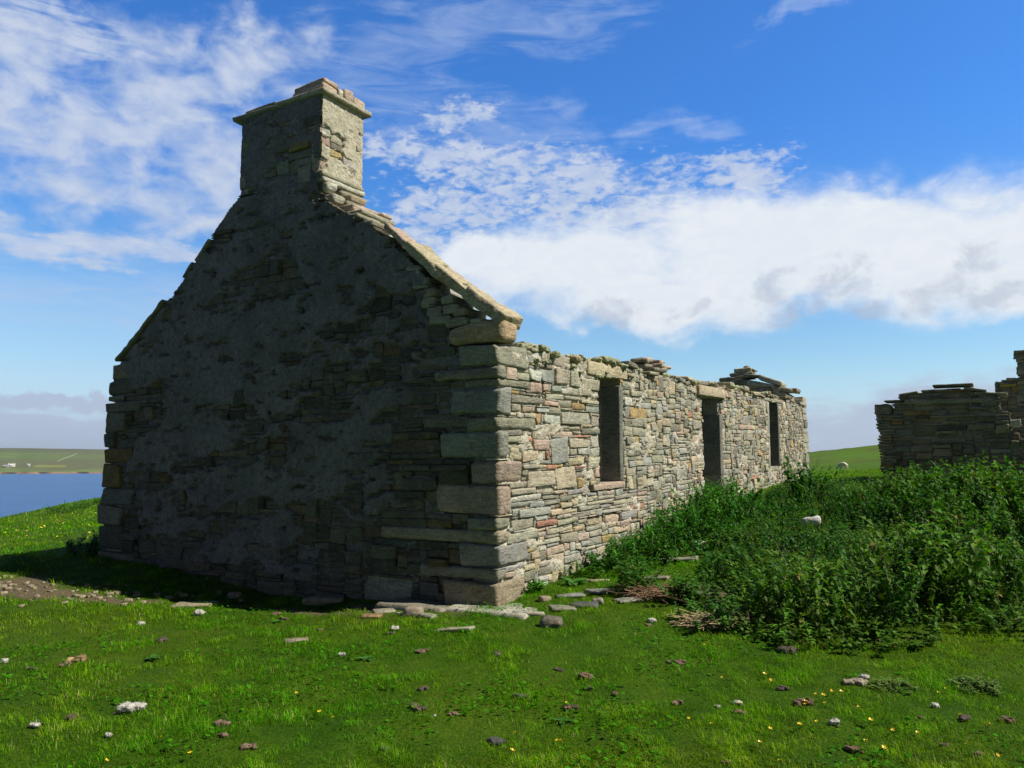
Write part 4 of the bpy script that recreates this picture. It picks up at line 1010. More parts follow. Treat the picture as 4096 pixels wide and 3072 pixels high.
def bslab(x0, y0, x1, y1, th, name, cc, d0=-.55, d1=.04, dark=.75, n=(12, 6, 3), par=None):
    a0, z0 = c7(x0, y0); a1, z1 = c7(x1, y1); L_ = math.hypot(a1-a0, z1-z0); an = math.atan2(z1-z0, a1-a0)
    v, q = stone((L_/2, (d1-d0)/2, th/2), .014, n, .25, .008)
    x = v[:, 0]*math.cos(an)-v[:, 2]*math.sin(an); z = v[:, 0]*math.sin(an)+v[:, 2]*math.cos(an)
    m_ = MB(); m_.add(fr_byre(np.c_[x+(a0+a1)/2, v[:, 1]+(d0+d1)/2, z+(z0+z1)/2]), q, col=pal(cc, .05)*dark)
    return m_.build(name, M_stone, par)
bslab(470, 715, 1510, 690, .105, 'lintel', 'g', par=byre)
for x0, y0, x1, y1, th, cc, lab in ((775, 535, 1225, 515, .045, 'd', 'longest dark slab on the very top of the outbuilding end wall'),
        (1120, 558, 1370, 590, .05, 'l', 'pale thick slab sloping right on top of the outbuilding end wall'),
        (1260, 612, 1610, 625, .05, 'g', 'grey slab jutting out to the right at the top of the outbuilding end wall'),
        (650, 592, 990, 580, .042, 'g', 'long thin slab under the topmost dark slab of the outbuilding end wall'),
        (400, 640, 610, 600, .05, 'g', 'tilted slab on the left shoulder of the outbuilding end wall'),
        (395, 665, 490, 672, .04, 'd', 'short slab below the tilted slab on the left shoulder of the outbuilding'),
        (240, 705, 450, 700, .04, 'd', 'flat dark slab near the left corner of the outbuilding end wall top'),
        (135, 748, 290, 748, .03, 'd', 'thin slab poking out left over the corner of the outbuilding'),
        (600, 560, 960, 565, .018, 'g', 'thin sliver of stone bridging the gap under the topmost slab of the outbuilding')):
    if 'sliver' in lab: continue
    o = bslab(x0, y0, x1, y1, th, 'loose_slab', cc, d0=-.5); tag(o, lab, 'stone slab', 'slabs on the outbuilding wall')
    
a_, z_ = c7(235, 800); P_ = fr_byre(np.array([[a_, -.2, z_]]))[0]
rock('loose_boulder', P_, (.18, .2, .115), 'd', M_gstone, 'rounded dark boulder on the top left corner of the outbuilding', 'boulder', (0, 0, AZU-math.pi/2), rad=.08, warp=.3)
a_, z_ = c7(1690, 950); P_ = fr_byre(np.array([[a_, -.12, z_]]))[0]
rock('loose_block', P_, (.10, .12, .075), 'w', M_stone, 'pale sunlit block on the ragged right edge of the outbuilding wall', 'stone block', (0, 0, AZU-math.pi/2), rad=.02)

# taller ruin behind it, cut by the right edge of the picture
H0 = np.array([11.9, 20.3, 0.0])
def h7(x, y):
    px, py = (3450+x*.3617)/4, (1350+y*.3617)/4
    d = ray(px, py); o = np.array([0, 0, CZ]); k = np.dot(H0-o, U)/np.dot(d, U); p = o+k*d
    return float(-np.dot(p-H0, V)), float(p[2])
def fr_h(p): return H0-p[:, :1]*V-p[:, 1:2]*U+p[:, 2:3]*Zv
HB = np.array([H0[0], H0[1], float(gz(H0[0], H0[1])[0])]); hs_ = empty('ruined_house', HB); WLOC[hs_.name] = HB; tag(hs_, 'tall dark ruined gable with a chimney stub rising at the right edge behind the outbuilding', 'ruined house')
HO = [h7(1470, 1300), h7(1465, 590), h7(1450, 500), h7(1510, 480), h7(1590, 460), h7(1690, 440), h7(1730, 425), h7(1735, 415)]
ah, zh = h7(1735, 415); top = h7(1710, 160)[1]
HO += [(ah+1.1, zh+.02), (ah+1.5, zh-.1), (ah+2.6, zh-.9), (ah+2.9, zh-1.2), (ah+2.9, .3)]; HO[0] = (HO[0][0], .3)
mb = MB(); prism(mb, fr_h, [(a+.02, b-.02) for a, b in HO], -.05, -.6, COREC)
lay(mb, fr_h, pack(min(p[0] for p in HO), ah+2.9, .9, zh+.05, [], [], in_poly(HO), wide=1.35, seed=51), prot=(.0, .025), dark=.62, gap=.014, warp=.3, n=(5, 3, 4), depth=.2)
mb.build('gable_wall', M_gstone, hs_)
mb = MB(); cw0, cw1 = ah-.03, ah+.95
prism(mb, fr_h, [(cw0+.04, zh-.1), (cw1-.04, zh-.1), (cw1-.04, top-.03), (cw0+.04, top-.03)], -.06, -.62, COREC)
lay(mb, fr_h, pack(cw0, cw1, zh, top, [], [], wide=1.1, seed=52), prot=(.0, .02), dark=.62, gap=.014, warp=.3, n=(5, 3, 4), depth=.2)
for zz in np.arange(zh+.04, top, .075):
    v, q = stone((.12, .28, .03), .012, (4, 4, 3), .3, .01); mb.add(fr_h(v+np.array([cw0+.1+rng.normal(0, .025), -.3, zz])), q, col=pal('d'))
v, q = stone((.55, .36, .028), .012, (10, 6, 3), .3, .01); mb.add(fr_h(v+np.array([(cw0+cw1)/2, -.3, top+.01])), q, col=pal('d'))
mb.build('chimney', M_gstone, hs_)
mb = MB()
def fr_hs(p): return H0-(2.9+ah+p[:, 1:2])*V+p[:, :1]*U+p[:, 2:3]*Zv
prism(mb, fr_hs, [(.0, .3), (9, .3), (9, 2.9), (0, 2.6)], .0, -.5, COREC); mb.build('side_wall', M_core, hs_)
def hslab(x0, y0, x1, y1, th, cc, lab, tint=None, dark=.8):
    a0, z0 = h7(x0, y0); a1, z1 = h7(x1, y1); L_ = math.hypot(a1-a0, z1-z0); an = math.atan2(z1-z0, a1-a0)
    v, q = stone((L_/2, .28, th/2), .012, (8, 6, 3), .25, .008)
    x = v[:, 0]*math.cos(an)-v[:, 2]*math.sin(an); z = v[:, 0]*math.sin(an)+v[:, 2]*math.cos(an)
    m_ = MB(); m_.add(fr_h(np.c_[x+(a0+a1)/2, v[:, 1]-.24, z+(z0+z1)/2]), q, col=pal(cc, .05)*dark if tint is None else tint)
    tag(m_.build('loose_slab', M_stone), lab, 'stone slab', 'slabs on the taller ruin')
hslab(1515, 500, 1600, 520, .05, 'g', 'short grey slab beside the upright stone on the taller ruin')
hslab(1520, 537, 1700, 522, .06, 'o', 'yellow-lichened slab near the top left of the taller ruin', (.42, .34, .06))
hslab(1590, 458, 1700, 455, .05, 'g', 'thin grey slab just left of the chimney stub on the taller ruin')
hslab(1485, 485, 1500, 590, .05, 'd', 'narrow stone standing upright on the left edge of the taller ruin')

# ---------------------------------------------------------------- stones on the ground
def ground_rock(x, y, wpx, hpx, colr, label, kind='flat', name='flat_stone', cat='flat stone', rz=None, mat=None, tint=None, group=None, lift=0.0):
    """x,y: centre in the 2212-wide view; wpx: width there; placed on the terrain with its real size"""
    p = h2(x, y); dist = math.hypot(p[0], p[1]); s_ = dist/F/K2
    hw = wpx*s_/2*(K2*K2)*1.0 if False else wpx*K2*dist/F/2
    if kind == 'flat': h = (hw, hw*.62, max(.016, hw*.10))
    elif kind == 'slab': h = (hw, hw*.5, max(.03, hw*.22))
    else: h = (hw, hw*.8, hw*.62)
    z = float(gz(p[0], p[1])[0])+h[2]*(.25 if kind == 'flat' else .4)+lift
    o = rock(name, (p[0], p[1], z), h, colr, mat or M_flag, label, cat, (rng.normal(0, .05), rng.normal(0, .05), rng.normal(0, .4) if rz is None else rz),
             warp=.55 if kind == 'flat' else .4, rad=.014 if kind == 'flat' else hw*.4, rough=.01 if kind == 'flat' else hw*.16, tint=pal(colr)*.68 if tint is None else tint, group=group, fr=5 if kind == 'flat' else 3/hw*.5, n=(10, 8, 3) if kind == 'flat' else (6, 6, 5))
    return o
FL = 'flat stones in the grass'
ground_rock(978, 1361, 88, 20, 'g', 'grey-brown flagstone lying alone in the grass in front of the cottage corner', group=FL)
ground_rock(1142, 1325, 66, 24, 'l', 'pale flagstone just right of the big slab at the cottage corner', group=FL)
ground_rock(1232, 1288, 60, 24, 'b', 'smooth grey flagstone right of the cube-shaped stone by the cottage corner', group=FL)
ground_rock(1302, 1279, 66, 26, 'b', 'smooth grey flagstone left of the young nettle clump in front of the wall', group=FL)
ground_rock(1215, 1316, 56, 18, 'g', 'narrow flagstone under the dark broken slate near the corner', group=FL)
ground_rock(1263, 1312, 60, 24, 'd', 'dark broken slate with a pale crumb on its right end', 'slab', tint=(.10, .10, .10))
ground_rock(1292, 1303, 22, 16, 'w', 'small pale stone touching the right end of the dark broken slate', 'lump', 'small_stone', 'stone')
ground_rock(1176, 1297, 26, 24, 't', 'cube-shaped tan stone among the flagstones by the cottage corner', 'lump', 'small_stone', 'stone')
ground_rock(1356, 1297, 56, 18, 'b', 'grey flagstone left of the brown dead stems', group=FL)
ground_rock(1290, 1255, 46, 12, 't', 'thin brownish flagstone nearest the foot of the long wall', group=FL)
ground_rock(1465, 1210, 80, 18, 'g', 'long flagstone in the grass in front of the nettles by the wall', group=FL)
ground_rock(1418, 1250, 52, 22, 'g', 'broken flagstone behind the brown dead stems', group=FL)
ground_rock(1512, 1282, 34, 14, 'b', 'small flagstone half hidden in the nettles right of the dead stems', group=FL)
ground_rock(1608, 1108, 60, 14, 'g', 'flagstone in the small clearing below the doorway', group=FL)
ground_rock(420, 1309, 82, 22, 't', 'brownish flagstone in the grass before the left half of the gable', group=FL)
ground_rock(700, 1301, 78, 20, 't', 'pale stone slab at the shadow edge before the middle of the gable', 'slab', group=FL)
ground_rock(507, 1291, 22, 18, 'p', 'small round stone at the edge of the gable shadow', 'lump', 'small_stone', 'stone')
ground_rock(1510, 1183, 28, 24, 'w', 'white jagged stone in front of the nettle thicket', 'lump', 'white_stone', 'stone', tint=(.75, .74, .68))
ground_rock(1752, 1163, 34, 30, 'l', 'pale grey rock half sunk among the nettles', 'lump', 'white_stone', 'stone', tint=(.5, .5, .48), lift=.2)
ground_rock(1190, 1352, 46, 20, 'd', 'dark jagged stone in the grass right of the lone flagstone', 'lump', 'small_stone', 'stone')
ground_rock(640, 1385, 50, 16, 'p', 'pale splintered stone in the grass in front of the gable', 'flat', 'small_stone', 'stone')
ground_rock(895, 1330, 40, 20, 'p', 'pinkish broken stone beside the gable foot rubble', 'lump', 'small_stone', 'stone', group='rubble at the gable foot')
for x, y, wd, cc, lab in ((925, 1333, 36, 'g', 'grey broken flag in the middle of the rubble before the gable'), (800, 1333, 42, 'o', 'ochre-brown shard at the left end of the rubble before the gable'), (830, 1322, 46, 'g', 'long thin slate in the rubble before the gable'),
                      (868, 1328, 30, 'g', 'small grey shard between the ochre shard and the pinkish stone'), (940, 1318, 26, 'p', 'small pinkish stone at the back of the rubble before the gable')):
    ground_rock(x, y, wd, 14, cc, lab, 'flat', 'small_stone', 'stone', group='rubble at the gable foot')
# the big footing slab under the near corner
pc = C-.02*U+.02*V
rock('footing_slab', (C[0]-.02, C[1]-.04, gz(C[0], C[1])[0]-.02), (.44, .26, .045), 'l', M_flag, 'big flat footing slab jutting out under the near corner of the cottage', 'flat stone', (.0, .02, math.atan2(V[1], V[0])+.08), warp=.5, n=(14, 8, 3))
rock('footing_slab', (C[0]-.75, C[1]+.22, gz(C[0]-.75, C[1]+.22)[0]-.0), (.40, .2, .05), 'd', M_flag, 'darker footing slab in shadow left of the near corner', 'flat stone', (.0, .0, math.atan2(V[1], V[0])), warp=.5, n=(12, 8, 3))

# scattered stones on the earth scar: separate small things
gA = 'small stones strewn on the bare earth'
for k in range(120):
    x = rng.random()**1.4*330-20; y = 1268+rng.normal(0, 11)+x*.075
    if k < 12: x = 300+rng.random()*200; y = 1288+rng.normal(0, 5)
    p = h2(x, y); s_ = .010+.036*rng.random()**2.2
    o = rock('small_stone', (p[0], p[1], gz(p[0], p[1])[0]+s_*.25), (s_, s_*(.6+.3*rng.random()), s_*.45), rng.choice(list('ttggpd')), M_flag, 'small pale stone strewn on the bare earth left of the gable', 'stone', (0, 0, rng.random()*3), tint=pal('t')*.62, rad=s_*.3, rough=s_*.15, group=gA, n=(4, 4, 3), fr=2/s_*.5)

# clods and droppings, wool
gC = 'brown clods scattered over the near pasture'
CL = [(160,1553,26),(535,1617,28),(482,1590,18),(480,1566,30),(910,1533,30),(912,1410,22),(1075,1605,36),(1120,1506,26),(915,1490,22),(1075,1415,26),(1270,1490,20),(1272,1465,34),(1230,1530,26),(1690,1490,24),(1465,1520,22),(1735,1520,30),(1850,1478,34),(1845,1622,30),(2180,1560,32),(2085,1555,28),(1465,1435,34),(1705,1408,46),(168,1430,36),(140,1440,24),(70,1446,20),(600,1330,22),(610,1338,18),(1590,1540,24),(1210,1450,18),(830,1618,22),(980,1545,26),(350,1385,22),(1330,1500,16),(1570,1650,18),(840,1370,18),(1400,1352,16),(1990,1552,14),(2040,1612,18),(2112,1630,18),(690,1362,16)]
def ordinal(i): return ['first', 'second', 'third', 'fourth', 'fifth', 'sixth', 'seventh', 'eighth', 'ninth', 'tenth', 'eleventh', 'twelfth', 'thirteenth', 'fourteenth', 'fifteenth', 'sixteenth', 'seventeenth', 'eighteenth'][i] if i < 18 else 'number %d' % (i+1)
bands = {'nearest': [c_ for c_ in CL if c_[1] >= 1560], 'middle': [c_ for c_ in CL if 1466 <= c_[1] < 1560], 'farthest': [c_ for c_ in CL if c_[1] < 1466]}
for k, (x, y, wd) in enumerate(CL):
    p = h2(x, y); hw = wd*K2*math.hypot(p[0], p[1])/F/2
    tn = np.array(rng.choice([[.16, .11, .075], [.13, .095, .07], [.21, .145, .10], [.11, .09, .075]]))
    bn = [b_ for b_ in bands if (x, y, wd) in bands[b_]][0]; ix = sorted(bands[bn]).index((x, y, wd))
    lab = 'crumbly brown clod, %s from the left in the %s band of clods' % (ordinal(ix), bn)
    g_ = gC
    if (x, y) == (168, 1430): lab = 'largest orange-brown clod at the left of the near pasture'; tn = np.array([.40, .25, .15])
    if (x, y) == (1705, 1408): lab = 'flat dark clod right beneath the front edge of the nettles'
    if (x, y) == (1075, 1605): lab = 'grey-black clod with a white wool tuft on its left side'; tn = np.array([.09, .085, .085])
    if (x, y) == (1850, 1478): lab = 'pale grey-brown clod touching the white wool tuft right of centre'; tn = np.array([.30, .25, .19])
    c0 = np.array([p[0], p[1], float(gz(p[0], p[1])[0])]); m_ = MB()
    for _ in range(5+int(rng.integers(0, 4))):
        sz = hw*(.28+.34*rng.random()); v, q = stone((sz, sz*(.6+.4*rng.random()), sz*.55), sz*.3, (5, 5, 4), .6, sz*.38, fr=1.7/sz)
        a = rng.random()*6.28; v = np.c_[v[:, 0]*math.cos(a)-v[:, 1]*math.sin(a), v[:, 0]*math.sin(a)+v[:, 1]*math.cos(a), v[:, 2]]
        m_.add(v+c0+np.array([rng.normal(0, .42), rng.normal(0, .26), .12+.14*rng.random()])*hw, q, col=tn*(.7+.6*rng.random()))
    tag(m_.build('earth_clod', M_clod, loc=c0), lab, 'clod', g_)
WL = [(270,1540,34,'left one of the two joined white wool tufts in the left foreground'),(298,1537,30,'right one of the two joined white wool tufts in the left foreground'),(75,1572,20,'white wool tuft at the far left of the foreground'),(234,1592,14,'small white wool tuft below the two joined tufts'),
      (1866,1468,20,'bright white wool tuft beside a pale clod right of centre'),(1594,1524,18,'round white wool tuft near the lower right buttercups'),(1551,1529,10,'tiny wool tuft left of the round one near the lower right buttercups'),(2020,1529,16,'white wool tuft at the far right of the near pasture'),
      (1059,1602,12,'little wool tuft on the grey-black clod'),(938,1548,8,'tiny wool tuft between clods at the centre of the foreground'),(853,1362,18,'white wool tuft below the gable foot rubble'),(738,1418,14,'wool tuft in the grass left of the clods at centre'),(1408,1346,20,'white wool tuft by the two heaps of dead stems'),(520,1300,8,'scrap of wool beside the small round stone'),(1803,1567,22,'greyish wool scrap among the lower right buttercups'),(8,1432,14,'wool scrap at the left picture edge'),(305,1352,16,'thin wool scrap near the earth scar'),(430,1330,22,'flattened wool scrap below the brownish flagstone')]
for x, y, wd, lab in WL:
    p = h2(x, y); hw = wd*K2*math.hypot(p[0], p[1])/F/2
    c0 = np.array([p[0], p[1], gz(p[0], p[1])[0]+hw*.5]); m_ = MB()
    v, q = stone((hw*.85, hw*.6, hw*.45), hw*.4, (8, 7, 6), .4, hw*.32, fr=1.6/hw); m_.add(v+c0, q, col=(.50, .48, .43))
    for _ in range(160):       # loose fibres
        a = rng.normal(size=3); a /= np.linalg.norm(a); s0 = c0+a*np.array([hw*.8, hw*.55, hw*.42]); e0 = s0+rng.normal(size=3)*hw*.32; tw = rng.normal(size=3)*.0012
        m_.add([s0-tw, s0+tw, e0], tris=[[0, 1, 2]], col=(.58, .56, .50))
    tag(m_.build('wool_tuft', M_wool, loc=c0), lab, 'wool')

# buttercups
def blades(P0, dirs, length, width, bend, cols):
    """array of bent blades (two-segment), returns verts, quads, tris, cols"""
    n = len(P0); side = np.c_[-dirs[:, 1], dirs[:, 0], np.zeros(n)]
    d3 = np.c_[dirs, np.zeros(n)]; up = np.array([0, 0, 1.0])
    L = length[:, None]; Wd = width[:, None]; B = bend[:, None]
    m1 = P0+up*L*.55+d3*L*B*.3; tip = P0+up*L*(1-.35*B)+d3*L*B*1.0
    V_ = np.stack([P0-side*Wd/2, P0+side*Wd/2, m1-side*Wd*.42, m1+side*Wd*.42, tip], 1).reshape(-1, 3)
    b = np.arange(n)[:, None]*5
    return V_, np.c_[b, b+1, b+3, b+2], np.c_[b+2, b+3, b+4], np.repeat(cols, 5, axis=0)
BU = [(1800,1502),(1768,1514),(1775,1516),(1817,1508),(1563,1473),(1648,1470),(1662,1478),(1668,1488),(1597,1532),(1740,1531),(1742,1537),(1785,1532),(1858,1540),(1882,1548),(1878,1571),(1770,1573),(1727,1581),(1538,1578),(1642,1593),(1660,1588),(1932,1592),(1984,1597),(2083,1556),(2130,1580),(2095,1621),(2150,1640),(1873,1620),(1910,1632),(1490,1565),(1210,1612),(1223,1530),(1213,1620),(1232,1545),(222,1657),(412,1646),(150,1600),(120,1612),(248,1603),(345,1612),(692,1555),(1120,1597),(2028,1512),(2045,1500),(1520,1405),(1650,1375),(1690,1660),(640,1510),(1640,1620),(1100,1640),(725,1565)]
gB = 'yellow buttercups dotted over the near pasture'
def flower_mesh():
    m_ = MB(); hst = .035
    m_.add([(-.001, 0, -.02), (.001, 0, -.02), (.0008, 0, hst), (-.0008, 0, hst), (0, -.001, -.02), (0, .001, -.02), (0, .0008, hst), (0, -.0008, hst)], quads=[[0, 1, 2, 3], [4, 5, 6, 7]], col=(.06, .12, .02))
    for k in range(5):
        a = k*6.283/5; ca, sa = math.cos(a), math.sin(a); r = .0125
        pts = [(0, 0, 0), (r*.55, -r*.42, r*.25), (r, -r*.3, r*.62), (r, r*.3, r*.62), (r*.55, r*.42, r*.25)]
        pts = [(x*ca-y*sa, x*sa+y*ca, z+hst) for x, y, z in pts]; m_.add(pts, big=[[0, 1, 2, 3, 4]], col=(.80, .58, .02))
    v, q = stone((.003, .003, .002), .002, (3, 3, 3), 0, 0); m_.add(v+np.array([0, 0, hst+.002]), q, col=(.6, .45, .02))
    return m_
fl0 = flower_mesh().build('buttercup', M_petal)
for k, (x, y) in enumerate(BU):
    p = h2(x, y); o = fl0 if k == 0 else fl0.copy()
    if k: COL.objects.link(o)
    o.location = (p[0], p[1], gz(p[0], p[1])[0]+.005); o.rotation_euler = (rng.normal(0, .2)+.15, rng.normal(0, .2), rng.random()*6); s_ = .75+.4*rng.random(); o.scale = (s_, s_, s_)
    tag(o, 'small yellow buttercup open in the short grass', 'flower', gB)

# ---------------------------------------------------------------- grass
def foot(x, y):      # inside cottage or byre
    w_ = (x-C[0])*V[0]+(y-C[1])*V[1]; t_ = (x-C[0])*U[0]+(y-C[1])*U[1]
    a = (w_ > .0) & (w_ < 6.4) & (t_ > 0) & (t_ < 15)
    w2 = -((x-B0[0])*V[0]+(y-B0[1])*V[1]); t2 = (x-B0[0])*U[0]+(y-B0[1])*U[1]
    return a | ((w2 > 0) & (w2 < 2.3) & (t2 > 0) & (t2 < 5))
NB = 1500000
th = (rng.random(NB)-.5)*math.radians(104); dd = 3.2*np.exp(rng.random(NB)*math.log(58/3.2))
bx = dd*np.sin(th); by = dd*np.cos(th)
cl = fbm(np.c_[bx, by]*3.2, 3); cl2 = fbm(np.c_[bx, by]*.8+31, 3)
keep = (rng.random(NB) > dirtf(bx, by)*.93) & ~foot(bx, by) & (rng.random(NB) < .72+cl*1.5)
bx, by, dd, cl, cl2 = bx[keep], by[keep], dd[keep], cl[keep], cl2[keep]; n = len(bx)
ang = rng.random(n)*6.283; fine = fbm(np.c_[bx, by]*14, 2)
cs3 = fbm(np.c_[bx, by]*8.5+11, 3)
hgt = (.016+.022*rng.random(n)+.03*(rng.random(n) < .025))*np.clip(1+cl*1.6+cs3*1.9, .4, 2.2)*(1+(np.minimum(dd, 34)-4)*.026)
wid = .0023*np.maximum(1, dd/5.5)*(.7+.6*rng.random(n))
g1 = np.array([.066, .220, .003]); g2 = np.array([.180, .275, .006]); g3 = np.array([.034, .125, .003]); g4 = np.array([.26, .26, .09])
mixv = np.clip(.45+cl2*2.4+rng.normal(0, .22, n), 0, 1)[:, None]
colb = g1*(1-mixv)+g2*mixv
sel = (rng.random(n) < .22+fine*.6)[:, None]; colb = np.where(sel, g3, colb)
sel = (rng.random(n) < .06+.07*(cl2 > .06)+.25*np.clip(fbm(np.c_[bx, by]*2.1+88, 3)-.08, 0, 1))[:, None]; colb = np.where(sel, g4, colb)
colb = colb*(.65+.7*rng.random((n, 1)))*np.clip(1+cs3[:, None]*2.2+cl[:, None]*1.2, .35, 2)
colb = np.clip(colb, .001, 1)
P0 = np.c_[bx, by, gz(bx, by)-.004]
Vb, Qb, Tb, Cb = blades(P0, np.c_[np.cos(ang), np.sin(ang)], hgt, wid, .3+.9*rng.random(n), colb)
mb = MB(); mb.add(Vb, Qb, Tb, Cb)
# small round leaves: clover and dock seedlings
NL = 26000
th = (rng.random(NL)-.5)*math.radians(76); dl = 3.8*np.exp(rng.random(NL)*math.log(16/3.8)); lx = dl*np.sin(th); ly = dl*np.cos(th)
k_ = (fbm(np.c_[lx, ly]*1.7+77, 3)+rng.normal(0, .05, NL) > .07) & (rng.random(NL) > dirtf(lx, ly)) & ~foot(lx, ly); lx, ly, dl = lx[k_], ly[k_], dl[k_]; n = len(lx)
lz = gz(lx, ly)+.012+.03*rng.random(n); s_ = (.006+.010*rng.random(n))*np.maximum(1, dl/8); a = rng.random(n)*6.283
tl = rng.normal(0, .35, (n, 2)); O = np.c_[lx, ly, lz]
vs = []
for kk in range(6):
    an = a+kk*6.283/6; vs.append(np.c_[np.cos(an)*s_, np.sin(an)*s_*.75, (np.cos(an)*tl[:, 0]+np.sin(an)*tl[:, 1])*s_]+O)
VL = np.stack(vs, 1).reshape(-1, 3); b = np.arange(n)[:, None]*6
lc = np.array([.05, .20, .006])*(.7+.7*rng.random((n, 1))); mb.add(VL, np.r_[np.c_[b, b+1, b+2, b+3], np.c_[b, b+3, b+4, b+5]], col=np.repeat(lc, 6, axis=0))
tag(mb.build('grass', M_grass, smooth=False), 'short sheep-cropped turf covering the pasture', 'grass', kind='stuff')
# flowers too far and too many to count, on the bank towards the sea
nf = 1500; fx_ = -14+rng.random(nf)*11; fy_ = 12+rng.random(nf)**.8*22
k_ = (fx_/fy_ < -.50) & (fbm(np.c_[fx_, fy_]*.35, 3)+rng.normal(0, .06, nf) > .0); fx_, fy_ = fx_[k_], fy_[k_]; n = len(fx_)
fz = gz(fx_, fy_)+.06; s_ = .012+.014*rng.random(n); O = np.c_[fx_, fy_, fz]; vs = [O+np.c_[np.cos(q_)*s_, np.sin(q_)*s_, np.sin(q_+rng.random(n)*6)*s_*.5] for q_ in (0, 1.57, 3.14, 4.71)]
mb = MB(); VF = np.stack(vs, 1).reshape(-1, 3); b = np.arange(n)[:, None]*4; mb.add(VF, np.c_[b, b+1, b+2, b+3], col=(.75, .62, .06))
tag(mb.build('buttercup_meadow', M_petal, smooth=False), 'haze of countless yellow buttercups on the bank above the sea', 'flowers', kind='stuff')

# ---------------------------------------------------------------- nettles
def leaf(Lf, Wf, droop):
    """serrated-looking folded leaf along +x"""
    xs = np.array([0, .22, .5, .78, 1.0]); zs = -droop*xs**2*Lf; wv = np.array([0, .42, .44, .24, 0])*Wf
    mid = np.c_[xs*Lf, xs*0, zs]
    Lh = np.c_[xs*Lf-.03*Lf, wv, zs+wv*.35]; Rh = np.c_[xs*Lf-.03*Lf, -wv, zs+wv*.35]
    v = np.r_[mid, Lh[1:4], Rh[1:4]]
    q = [[1, 2, 6, 5], [2, 3, 7, 6], [2, 1, 8, 9], [3, 2, 9, 10]]; t = [[0, 1, 5], [3, 4, 7], [1, 0, 8], [4, 3, 10]]
    return v, np.array(q), np.array(t)
def nettle(seed, dock=False):
    rs = np.random.default_rng(seed); vs = []; qs = []; ts = []; cs_ = []; n0 = 0
    H = 1.0; lean = rs.normal(0, .22, 2)
    nl = 11
    # stem
    k = 5; zz = np.linspace(0, H, k); cx_ = lean[0]*zz**2; cy_ = lean[1]*zz**2; r = .006*(1-.6*zz)
    ring = np.array([(1, 0), (-.5, .87), (-.5, -.87)])
    sv = np.concatenate([np.c_[cx_[i]+ring[:, 0]*r[i], cy_[i]+ring[:, 1]*r[i], np.full(3, zz[i])] for i in range(k)])
    sq = [[i*3+a, i*3+(a+1) % 3, (i+1)*3+(a+1) % 3, (i+1)*3+a] for i in range(k-1) for a in range(3)]
    vs.append(sv); qs.append(np.array(sq)); cs_.append(np.tile((.09, .12, .03), (len(sv), 1))); n0 = len(sv)
    for i in range(nl):
        z = .16+.84*(i/(nl-1))**.85; ph = i*1.57+rs.normal(0, .25); base = np.array([lean[0]*z*z, lean[1]*z*z, z])
        sz = (.085+.05*math.sin(min(1, (1.08-z)*1.9)*1.57))*(.6+.8*rs.random())*(1 if z < .93 else .6)
        for s in (0, math.pi):
            v, q, t = leaf(sz*1.25, sz*.95, .35+.5*rs.random()*(1.2-z))
            pit = rs.normal(.12 if z < .9 else .6, .38); a = ph+s+rs.normal(0, .3)
            v = np.c_[v[:, 0]*math.cos(pit)-v[:, 2]*math.sin(pit)+.012, v[:, 1], v[:, 0]*math.sin(pit)+v[:, 2]*math.cos(pit)]
            v = np.c_[v[:, 0]*math.cos(a)-v[:, 1]*math.sin(a), v[:, 0]*math.sin(a)+v[:, 1]*math.cos(a), v[:, 2]]+base
            vs.append(v); qs.append(q+n0); ts.append(t+n0); n0 += len(v)
            yl = rs.random(); cc = np.array([.030, .105, .010])*(1-yl*.5)+np.array([.075, .16, .018])*yl*.5
            if rs.random() < .018: cc = np.array([.15, .15, .05])
            cs_.append(np.tile(cc*(.7+.6*rs.random())*(.62+1.15*z**2), (len(v), 1)))  # tint climbs with height: shaded lower leaves and lit tips in the colour
        if z > .35 and rs.random() < .6:      # hanging flower strings
            for s in (0.8, 3.9):
                a = ph+s; e = base+np.array([math.cos(a)*.05, math.sin(a)*.05, -.035]); sd_ = np.array([-math.sin(a), math.cos(a), 0])*.005
                vs.append(np.array([base-sd_*.3, base+sd_*.3, e+sd_, e-sd_])); qs.append(np.array([[0, 1, 2, 3]])+n0); n0 += 4; cs_.append(np.tile((.17, .19, .09), (4, 1)))
    return np.concatenate(vs), np.concatenate(qs), np.concatenate(ts), np.concatenate(cs_)
NT_ = [nettle(100+k) for k in range(10)]
def scatter(mb, pts, heights, shade=None, ls=.66):
    pts = np.asarray(pts); heights = np.asarray(heights); kind = rng.integers(0, 10, len(pts)); zg = gz(pts[:, 0], pts[:, 1])
    for k in range(10):
        s = np.where(kind == k)[0]
        if not len(s): continue
        v, q, t, c_ = NT_[k]; m = len(v); a = rng.random(len(s))*6.283; H = heights[s]
        W_ = np.clip(H, .40, .75)*ls                        # leaf size keeps its own scale
        ca, sa = np.cos(a)[:, None], np.sin(a)[:, None]
        X = (v[:, 0]*ca-v[:, 1]*sa)*W_[:, None]+pts[s, 0][:, None]; Y = (v[:, 0]*sa+v[:, 1]*ca)*W_[:, None]+pts[s, 1][:, None]
        tx, ty = rng.normal(0, .27, (2, len(s), 1)); Zc = v[:, 2][None]*H[:, None]; X = X+tx*Zc; Y = Y+ty*Zc
        Vv = np.stack([X, Y, Zc+zg[s][:, None]-.01], 2).reshape(-1, 3); off = (np.arange(len(s))*m)[:, None, None]
        br = (.75+.5*rng.random((len(s), 1, 1))); hue = 1+rng.normal(0, .10, (len(s), 1, 3))*np.array([1.2, .5, 1])
        if shade is not None: hue = hue*shade[s][:, None, :]
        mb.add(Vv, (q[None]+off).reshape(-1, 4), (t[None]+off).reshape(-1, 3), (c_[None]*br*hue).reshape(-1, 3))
def wp(px, py): p = h2(px, py); return (p[0], p[1])
